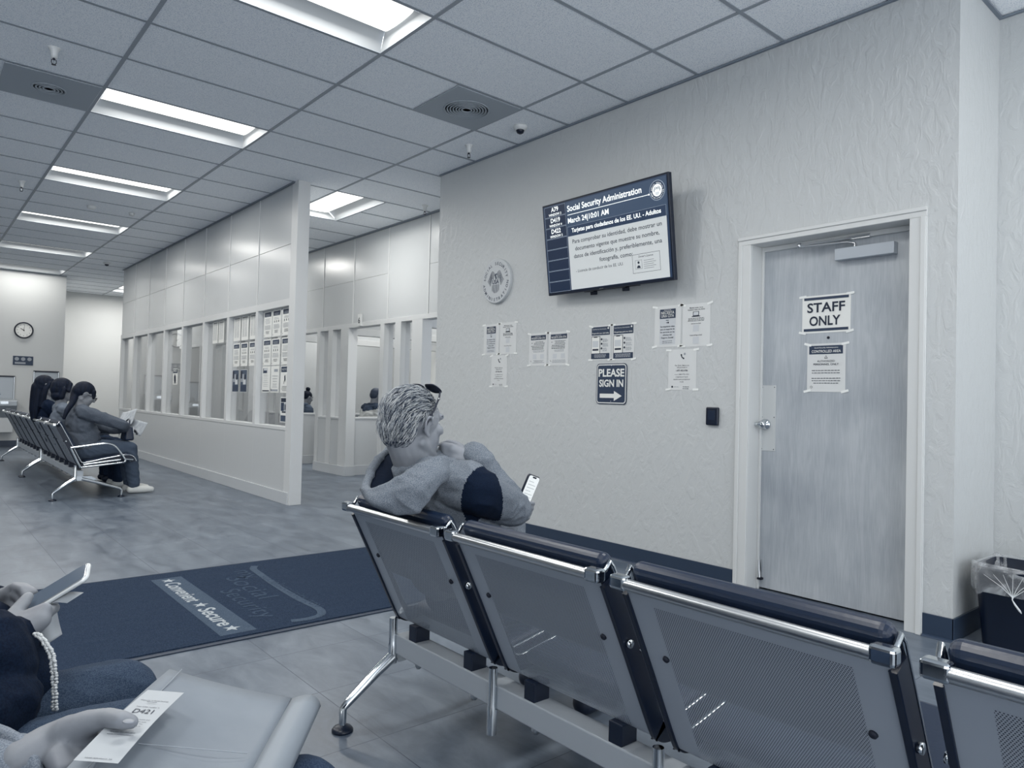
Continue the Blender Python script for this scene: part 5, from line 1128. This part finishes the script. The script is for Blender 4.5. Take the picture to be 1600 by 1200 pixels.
# hair: scalp cap and combed strands
HG = mat('hair grey', (150, 156, 162), .5); HW = mat('hair silver', (196, 199, 200), .45); HD = mat('hair charcoal', (46, 58, 76), .5)
HCAP = mat('scalp hair', (66, 77, 93), .7, bump=(160, .5, .002), vary=(90, (104, 112, 122), (1, 1, .3)))
blob('hair_cap', [h.E(-.018, 0, .038, .091, .0765, .080), h.E(-.050, 0, .0, .060, .069, .072), h.E(-.056, 0, -.032, .046, .060, .042)], .004, HCAP, man, smooth=3)
b = MB(); rs = random.Random(11); cnt = 0
Cs = [((-.016, 0, .034), (.095, .079, .086)), ((-.050, 0, .0), (.063, .072, .075)), ((-.056, 0, -.032), (.049, .063, .046))]
def inside(p, skip):
    for i, (c, r) in enumerate(Cs):
        if i != skip and sum(((p[k]-c[k])/r[k])**2 for k in range(3)) < 1: return True
    return False
for _ in range(15000):
    i = rs.choices((0, 1, 2), (6, 3, 2))[0]; c, r = Cs[i]
    v = Vector((rs.gauss(0, 1), rs.gauss(0, 1), rs.gauss(0, 1))).normalized(); p = Vector((c[k]+r[k]*v[k] for k in range(3)))
    if inside(p, i) or p.z < -.078 or (p.x > .055-.0 and p.z < .085) or (p.x > .005 and p.z < .0) or (p.x > .03 and p.z < .05): continue
    if abs(p.y) > .045 and -.028 < p.x and p.z < .030: continue
    n = Vector((v[k]/r[k] for k in range(3))).normalized()
    fl = Vector((-.75, .10*(1 if p.y > 0 else -1), -.15 if p.z > .08 else -.95)); 
    if p.z > .05: fl = Vector((-.9, -.15*1, -.1-.6*max(0, -p.x/.09)))
    fl += Vector((rs.gauss(0, .16), rs.gauss(0, .16), rs.gauss(0, .12))); fl = (fl-n*fl.dot(n)).normalized()
    L_ = rs.uniform(.018, .034) if p.z > -.02 else rs.uniform(.008, .016); lift = rs.uniform(.12, .42) if p.z > .0 else .15
    q = [p-n*.002, p+fl*L_*.45+n*L_*lift*.55, p+fl*L_*.85+n*L_*lift*.55, p+fl*L_*1.1+n*L_*lift*.25]
    w0 = rs.uniform(.0006, .0011); side = n.cross(fl).normalized(); ww = [w0, w0*.95, w0*.6, w0*.08]; vs = []
    for a_, s_ in zip(q, ww): vs += [h.p(*(a_+side*s_)), h.p(*(a_-side*s_)), h.p(*(a_+n*s_*1.2))]
    fs = []
    for k in range(3):
        for e in range(3): fs.append((k*3+e, k*3+(e+1) % 3, (k+1)*3+(e+1) % 3, (k+1)*3+e))
    b.add(vs, fs, rs.choices((HG, HW, HD), (4, 3, 4))[0] if p.z > -.045 else rs.choices((HG, HD), (2, 3))[0]); cnt += 1
b.build('hair', man); eyes(h, man); brow_mouth(h, man, HD)
# sunglasses pushed up on the head
sg_ = empty('sunglasses', h.p(.03, 0, .12), 'dark sunglasses pushed up on the hair of the man with the hood', 'sunglasses')
b = MB(); fw = h.f*.72+h.u*.69
for sg in (-1, 1):
    cc = h.p(.050, sg*.037, .116); ex_ = h.l; ey_ = (h.f*-.80+h.u*.60).normalized()
    P = []
    for k, sc_ in enumerate((1, .6, .2)): P.append([cc+ex_*(p[0]*sc_)+ey_*(p[1]*sc_)+ex_.cross(ey_)*(.006*(1-sc_**2))*(1 if ex_.cross(ey_).dot(h.u) > 0 else -1) for p in rrect(.060, .044, .018, 5)])
    b.grid(P, BLACKP, closed_u=True); b.add(P[-1], [tuple(range(len(P[-1])))], BLACKP); b.tube(P[0], .0024, BLACKP, 8, closed=True)
b.tube([h.p(.056, .008, .117), h.p(.060, 0, .119), h.p(.056, -.008, .117)], .003, BLACKP, 8); b.build('front', sg_)
for sg in (-1, 1):
    b = MB(); b.tube(smoothp([tuple(h.p(*q)) for q in ((.052, sg*.070, .104), (.040, sg*.083, .088), (.015, sg*.088, .045), (-.006, sg*.087, .010), (-.018, sg*.083, -.012))], 3), [.0032]*13, BLACKP, 8); b.build('temple', sg_)
    b = MB(); b.lathe([(.0035, 0), (.0035, .003)], SATIN, h.p(.036, sg*.0865, .083), h.l*sg, 8); b.build('hinge_dot', sg_)
def phone(c, up, ex, label, w_=.073, hh=.150, lit=True, case=BLACKP, lines_=True, clear=False):
    up = Vector(up).normalized(); ex = Vector(ex); ex = (ex-up*ex.dot(up)).normalized(); n = ex.cross(up); c = Vector(c)
    t = empty('smartphone', c, label, 'phone', 'smartphones in hands'); b = MB()
    b.prism(rrect(w_, hh, .012), c-n*.0045, ex, up, .009, case, True); b.build('case', t, bevel=.0015)
    b = MB(); SCR = mat('phone display', (214, 217, 216), .2, emit=.45) if lit else mat('phone glass dim', (84, 96, 112), .12, emit=.05)
    b.flat(rrect(w_-.006, hh-.007, .009), c+n*.0046, ex, up, SCR, .0003); 
    if lit:
        b.flat(rrect(.024, .006, .0028), c+up*(hh/2-.008)+n*.005, ex, up, BLACKP, .0004)
        for q in range(9): b.rect(-.024, .024*(1 if q % 3 else .3), 0, .0014, c+up*(hh/2-.026-.012*q)+n*.005, ex, up, PGREY, .0004)
    b.build('display', t)
    if clear:
        b = MB()
        for q in range(3): b.lathe([(.006, 0), (.0055, .003), (.002, .0035)], CHROME, c+up*(hh/2-.02-.015*(q % 2))+ex*(w_/2-.018-.014*(q//2+q % 2*.2))-n*.0045, -n, 14)
        b.build('camera_lens', t); b = MB(); b.tube([c+ex*a_+up*d_ for a_, d_ in rrect(w_+.001, hh+.001, .0125)], .0036, mat('clear case rim', (210, 214, 216), .08, spec=.9), 8, closed=True); b.build('clear_case_rim', t)
    return t
phone(M(823, 772, 2.66), (ZZ*.90+CR*.36+CF*.06), (CR*.62+CF*.75-ZZ*.2), 'smartphone with a bright page held up in front of the man with the hood', hh=.150)

# ------------------------------------------------------------------ neighbour with the phone, bottom left
BLJ = fabric('black jacket', (6, 18, 36), (14, 28, 48), 260, bump=.3); JEN = fabric('charcoal jeans', (40, 54, 74), (66, 79, 97), 500, bump=.3); DEN = fabric('blue denim', (36, 50, 72), (58, 72, 92), 500, bump=.3)
PH = M(83, 925, 1.40)
J = seated(-.22, 1.53, lean=.06, neckz=.98, hf=(1, .1, -.6), headd=(.02, 0, .15), kneex=.5, footx=.43)
J['knL'] = Vector((.352, 1.625, .515)); J['knR'] = Vector((.37, 1.40, .515)); J['anL'] = Vector((.36, 1.63, .1)); J['anR'] = Vector((.38, 1.40, .1))
J['wrR'] = M(20, 1000, 1.30); J['elR'] = Vector((-.06, 1.32, .66)); J['wrL'] = M(-18, 945, 1.52); J['elL'] = Vector((-.12, 1.78, .70))
pd = (CR*.80+ZZ*.52+CF*.28).normalized()         # long axis of the phone
def fing(pts, r): return chain([M(*p) for p in pts], r)
rhN = []   # right hand: back of the hand towards us, fingers under the phone, thumb over it
rhN += fing([(5, 1002, 1.30), (35, 985, 1.315), (62, 968, 1.33)], [.027, .027, .020]) + fing([(12, 985, 1.31), (40, 972, 1.33), (70, 952, 1.34)], [.024, .022, .013])
rhN += fing([(52, 960, 1.335), (72, 956, 1.345), (86, 950, 1.40), (80, 942, 1.43)], [.014, .0115, .010, .009])
rhN += fing([(50, 975, 1.33), (66, 966, 1.35), (76, 962, 1.40), (70, 952, 1.43)], [.014, .011, .0095, .0085])
rhN += fing([(42, 990, 1.33), (58, 980, 1.35), (66, 974, 1.40), (60, 962, 1.43)], [.014, .011, .0095, .008])
rhN += fing([(30, 1003, 1.32), (46, 993, 1.34), (54, 984, 1.38), (50, 973, 1.41)], [.013, .010, .009, .0075])
rhN += fing([(14, 972, 1.32), (26, 955, 1.345), (36, 943, 1.36), (44, 932, 1.372)], [.017, .0135, .0125, .0100])
lhN = fing([(-15, 945, 1.50), (5, 938, 1.50), (22, 926, 1.47)], [.026, .026, .019])
lhN += fing([(12, 926, 1.48), (24, 917, 1.46), (36, 921, 1.44), (41, 932, 1.43)], [.013, .011, .0100, .009])
lhN += fing([(14, 936, 1.48), (26, 930, 1.45), (33, 936, 1.44), (33, 944, 1.43)], [.013, .011, .0095, .0085])
lhN += fing([(10, 945, 1.48), (20, 943, 1.455), (25, 950, 1.44)], [.013, .0105, .009]); lhN += fing([(2, 952, 1.48), (12, 953, 1.46), (16, 959, 1.45)], [.012, .010, .0085])
lhN += fing([(20, 922, 1.47), (38, 919, 1.455), (52, 925, 1.44)], [.015, .0115, .009])
h = J['head']; U, Lg = limbs(J)
nb = blob('person', U+Lg+h.prims()+h.neck(J['neck']-ZZ*.02)+rhN+lhN+foot(J['anL'], XX)+foot(J['anR'], XX), .0042, SKIN, smooth=5, loc=(-.22, 1.53, 0), label='person in a black jacket and charcoal jeans typing on a phone at left edge', cat='person')
U2, L2 = limbs(J, .016)
jk = blob('jacket', U2+[cap(J['elR'], J['wrR'].lerp(J['elR'], .10), .060, .042), cap(J['elL'], J['wrL'].lerp(J['elL'], .12), .058, .040), ell((-.06, 1.52, .66), (.235, .17, .13)), ell((.0, 1.48, .61), (.205, .15, .085)), ell((.10, 1.53, .66), (.10, .10, .10)), cap(M(12, 1005, 1.37), M(26, 1080, 1.34), .052, .066), cap(M(-40, 1000, 1.40), M(-30, 1110, 1.36), .08, .08)], .006, BLJ, nb, smooth=5, fold=(12, .005))
blob('trousers', L2+[ell(J['pelvis']+ZZ*.01, (.14, .18, .10)), cap((-.05, 1.62, .49), J['knL'], .090, .068), cap((-.05, 1.42, .49), J['knR'], .095, .072)], .006, JEN, nb, smooth=4, fold=(14, .003))
for s_ in 'LR': blob('shoe', foot(J['an'+s_]-ZZ*.02, XX, .009), .008, SHOED, nb, smooth=2)
blob('hair', long_hair(h, .2), .008, HAIRD, nb, smooth=2); eyes(h, nb); brow_mouth(h, nb, BLACKM)
b = MB(); rb = random.Random(4); bead = [M(57, 990, 1.29), M(70, 1004, 1.285), M(80, 1022, 1.28), (M(84, 1045, 1.275)), M(85, 1075, 1.27), M(86, 1108, 1.265)]
bs_ = smoothp([tuple(p) for p in bead], 7); PEARL = mat('white beads', (200, 204, 206), .3)
for q in bs_:
    for z_ in range(2):
        v, f_ = _ell_geo(Vector(q)+CR*(.0032*(1 if z_ else -1))+Vector((rb.uniform(-.001, .001), rb.uniform(-.001, .001), rb.uniform(-.001, .001))), AX0, (.0033,)*3, 8, 6); b.add(v, f_, PEARL, True)
b.build('beaded_trim', jk)
phone(PH, pd, (-CF*.97+(CR*.55-CU*.83)*.42), 'smartphone in a clear case held at bottom left by the person in the black jacket', w_=.071, hh=.140, lit=False, case=mat('silver phone body', (170, 176, 182), .2, .6), clear=True)
def strip(name, pts, width, wdir, label, m=PAPER, cat='paper', **kw):
    wdir = Vector(wdir).normalized(); P = [[Vector(p)-wdir*width/2, Vector(p), Vector(p)+wdir*width/2] for p in smoothp([tuple(p) for p in pts], 5)]
    b = MB(); b.grid(P, m); return b.build(name, solid=.0006, loc=pts[0], label=label, cat=cat, **kw)
strip('curled_ticket', [M(118, 934, 1.40), M(98, 933, 1.39), M(84, 940, 1.385), (M(76, 956, 1.38)), M(78, 976, 1.38), M(84, 1000, 1.38)], .035, (CF*.75+ZZ*.3+CR*.35), 'curled paper ticket held under the phone with the clear case', m=mat('shaded ticket', (176, 181, 186), .6))

# ------------------------------------------------------------------ neighbour with envelope and queue ticket
DJK = fabric('denim jacket', (104, 113, 126), (138, 145, 154), 500, bump=.35)
J = seated(-.22, .96, lean=.0, neckz=.97, hf=(1, 0, -.2), headd=(.0, 0, .16))
J['knL'] = Vector((.485, 1.055, .505)); J['knR'] = Vector((.46, .85, .505)); J['anL'] = Vector((.50, 1.06, .1)); J['anR'] = Vector((.47, .85, .1))
J['wrL'] = onZ(40, 1200, .650); J['elL'] = Vector((-.12, 1.17, .60)); J['wrR'] = Vector((.28, .80, .64)); J['elR'] = Vector((-.10, .72, .66))
def zc(pts, r): return chain([onZ(*p) for p in pts], r)
lhE = zc([(30, 1190, .665), (75, 1163, .675), (112, 1144, .688)], [.027, .026, .023]) + zc([(60, 1192, .655), (100, 1170, .672), (138, 1152, .682)], [.025, .023, .016])
lhE += zc([(104, 1146, .690), (136, 1130, .705), (168, 1121, .716)], [.0215, .0170, .0125]) + zc([(166, 1121, .716), (190, 1125, .719), (207, 1128, .716)], [.0128, .0122, .0088])
for k_, (dx, dy) in enumerate(((150, 1150), (138, 1168), (122, 1186), (104, 1202))): lhE += zc([(90, 1160+8*k_, .672), (dx-8, dy, .668), (dx+28, dy-8, .662), (dx+48, dy-10, .662)], [.016, .0115, .0098, .0085])
rhE = hand(J['wrR'], (.9, .3, .1), (0, 0, 1), (0, 1, 0), s=.95)
h = J['head']; U, Lg = limbs(J)
en = blob('person', U+Lg+h.prims()+h.neck(J['neck']-ZZ*.02)+lhE+rhE+foot(J['anL'], XX)+foot(J['anR'], XX), .004, SKIN, smooth=5, loc=(-.22, .96, 0), label='person in a denim jacket holding envelope and ticket at bottom left, cuff and hand visible', cat='person')
U2, L2 = limbs(J, .015)
dj = blob('denim_jacket', U2+[cap(J['elL'], onZ(18, 1205, .645), .056, .044)], .006, DJK, en, smooth=4, fold=(14, .004))
blob('cuff', zc([(-14, 1138, .690), (8, 1146, .690), (28, 1157, .688), (44, 1172, .680), (54, 1192, .668), (58, 1216, .655)], [.0085]*6)+zc([(-22, 1150, .675), (0, 1160, .675), (20, 1175, .670), (32, 1200, .66)], [.018]*4), .0035, DJK, dj, smooth=2)
blob('jeans', L2+[ell(J['pelvis']+ZZ*.01, (.14, .18, .10))], .006, DEN, en, smooth=4)
for s_ in 'LR': blob('shoe', foot(J['an'+s_]-ZZ*.02, XX, .009), .008, SHOED, en, smooth=2)
blob('hair', long_hair(h, .15), .008, HAIRD, en, smooth=2); eyes(h, en); brow_mouth(h, en, BLACKM)
b = MB(); tp = onZ(201, 1127, .7255); v, f_ = _ell_geo(tp, ((onZ(210, 1129, .7255)-tp).normalized(), ZZ.cross((onZ(210, 1129, .7255)-tp).normalized()), ZZ), (.0085, .0062, .0016), 12, 6); b.add(v, f_, mat('nail', (136, 141, 149), .4), True); b.build('thumbnail', en)
# envelope
ENV = mat('pale envelope paper', (116, 124, 134), .6, bump=(9, .25, .01), vary=(5, (128, 136, 145)))
A_, B_, C_, E_, G_ = onZ(264, 1047, .69), onZ(455, 1092, .625), onZ(490, 1100, .61), onZ(424, 1200, .605), onZ(100, 1205, .685)
F_ = E_+(G_-A_)*.35; G2 = A_+(G_-A_)*1.25; F2 = B_+(G2-A_)
ev = empty('envelope', (A_+B_+G2+F2)/4, 'large pale envelope lying on the lap at the bottom of the picture', 'envelope')
b = MB(); P = []
for i in range(13):
    u = i/12; P.append([])
    for j in range(13):
        v = j/12; p = A_.lerp(B_, u).lerp(G2.lerp(F2, u), v); P[-1].append(p+ZZ*(.006*math.sin(u*5+1)*math.sin(v*4)-.004*math.sin(u*math.pi)))
b.grid([r[::-1] for r in P], ENV); b.build('sheet', ev, solid=.004)
b = MB(); P = []
for i in range(7):
    u = i/6; P.append([])
    for j in range(13):
        v = j/12; base = B_.lerp(F2, v); out = (B_-A_).normalized()*(.052*math.sin(u*1.45)) + ZZ*(.018*math.sin(u*math.pi*.9)-.006*u); P[-1].append(base+out)
b.grid([r[::-1] for r in P], mat('envelope flap', (130, 138, 147), .5)); b.build('flap', ev, solid=.001)
b = MB(); b.tube([A_.lerp(B_, .10)+ZZ*.006+(G2-A_)*.0, A_.lerp(B_, .12).lerp(G2.lerp(F2, .12), .9)+ZZ*.006], .0008, PGREY, 5); b.tube([A_.lerp(G2, .62).lerp(B_.lerp(F2, .50), t_)+ZZ*.004 for t_ in (.25, .5, .75, .92)], .0007, PGREY, 5); b.build('fold_line', ev)
# queue ticket
T0, T1, T2, T3 = onZ(233, 1076, .706), onZ(289, 1079, .702), onZ(177, 1197, .700), onZ(118, 1186, .703)
ex_ = (T1-T0).normalized(); ey_ = (T0-T3).normalized(); wT, hT = (T1-T0).length, (T0-T3).length; nT_ = ex_.cross(ey_).normalized(); ey2 = nT_.cross(ex_)
# sheared quad of the slip kept as a true rectangle about its centre
cT_ = (T0+T1+T2+T3)/4; ey_ = ((T0+T1)/2-(T2+T3)/2).normalized(); ex_ = (ex_-ey_*ex_.dot(ey_)).normalized(); nT_ = ex_.cross(ey_); wT = .052
b = MB(); P = []
for i in range(9):
    v = i/8-.5; P.append([cT_+ex_*(u*wT)+ey_*(v*hT)+nT_*(.004*math.cos(v*math.pi)*1.0-.001) for u in (-.5, -.25, 0, .25, .5)])
b.grid(P, mat('ticket paper', (170, 175, 180), .6)); LF = .0042
def tt(t_, v, s_, w_=None, bold=0): b.text(t_, cT_+ey_*(v*hT)+nT_*(.004*math.cos(v*math.pi)-.001), ex_, ey_, s_, INK, 'c', bold, .0006, w_)
tt('Welcome to Social Security', .30, .0042, wT*.74); tt('OAKLAND CA' if 0 else 'FEDERAL OFFICE'[:0] or ' ', .27, .004) if 0 else lines(b, cT_+nT_*.003, ex_, ey_, -.009, .009, .265*hT, 1, .004, INK, .0012, lift=.0005)
tt('Your ticket number is', .19, .0042, wT*.60); tt('D421', .095, .0175, wT*.50)
tt('Please keep your ticket and', .00, .0038, wT*.72); tt('have a seat. Please wait', -.03, .0038, wT*.64); tt('for your number. The', -.06, .0038, wT*.56); tt('office will call it in', -.09, .0038, wT*.56); tt('order', -.12, .0038, wT*.18)
tt('You can also visit us at', -.175, .0038, wT*.62); tt('www.socialsecurity.gov', -.205, .0038, wT*.64); tt('10:00 AM March 24', -.475, .0035, wT*.6)
tk = b.build('queue_ticket', solid=0, loc=cT_, label='white queue ticket printed D421 held by the thumb over the envelope', cat='ticket')
#@@END
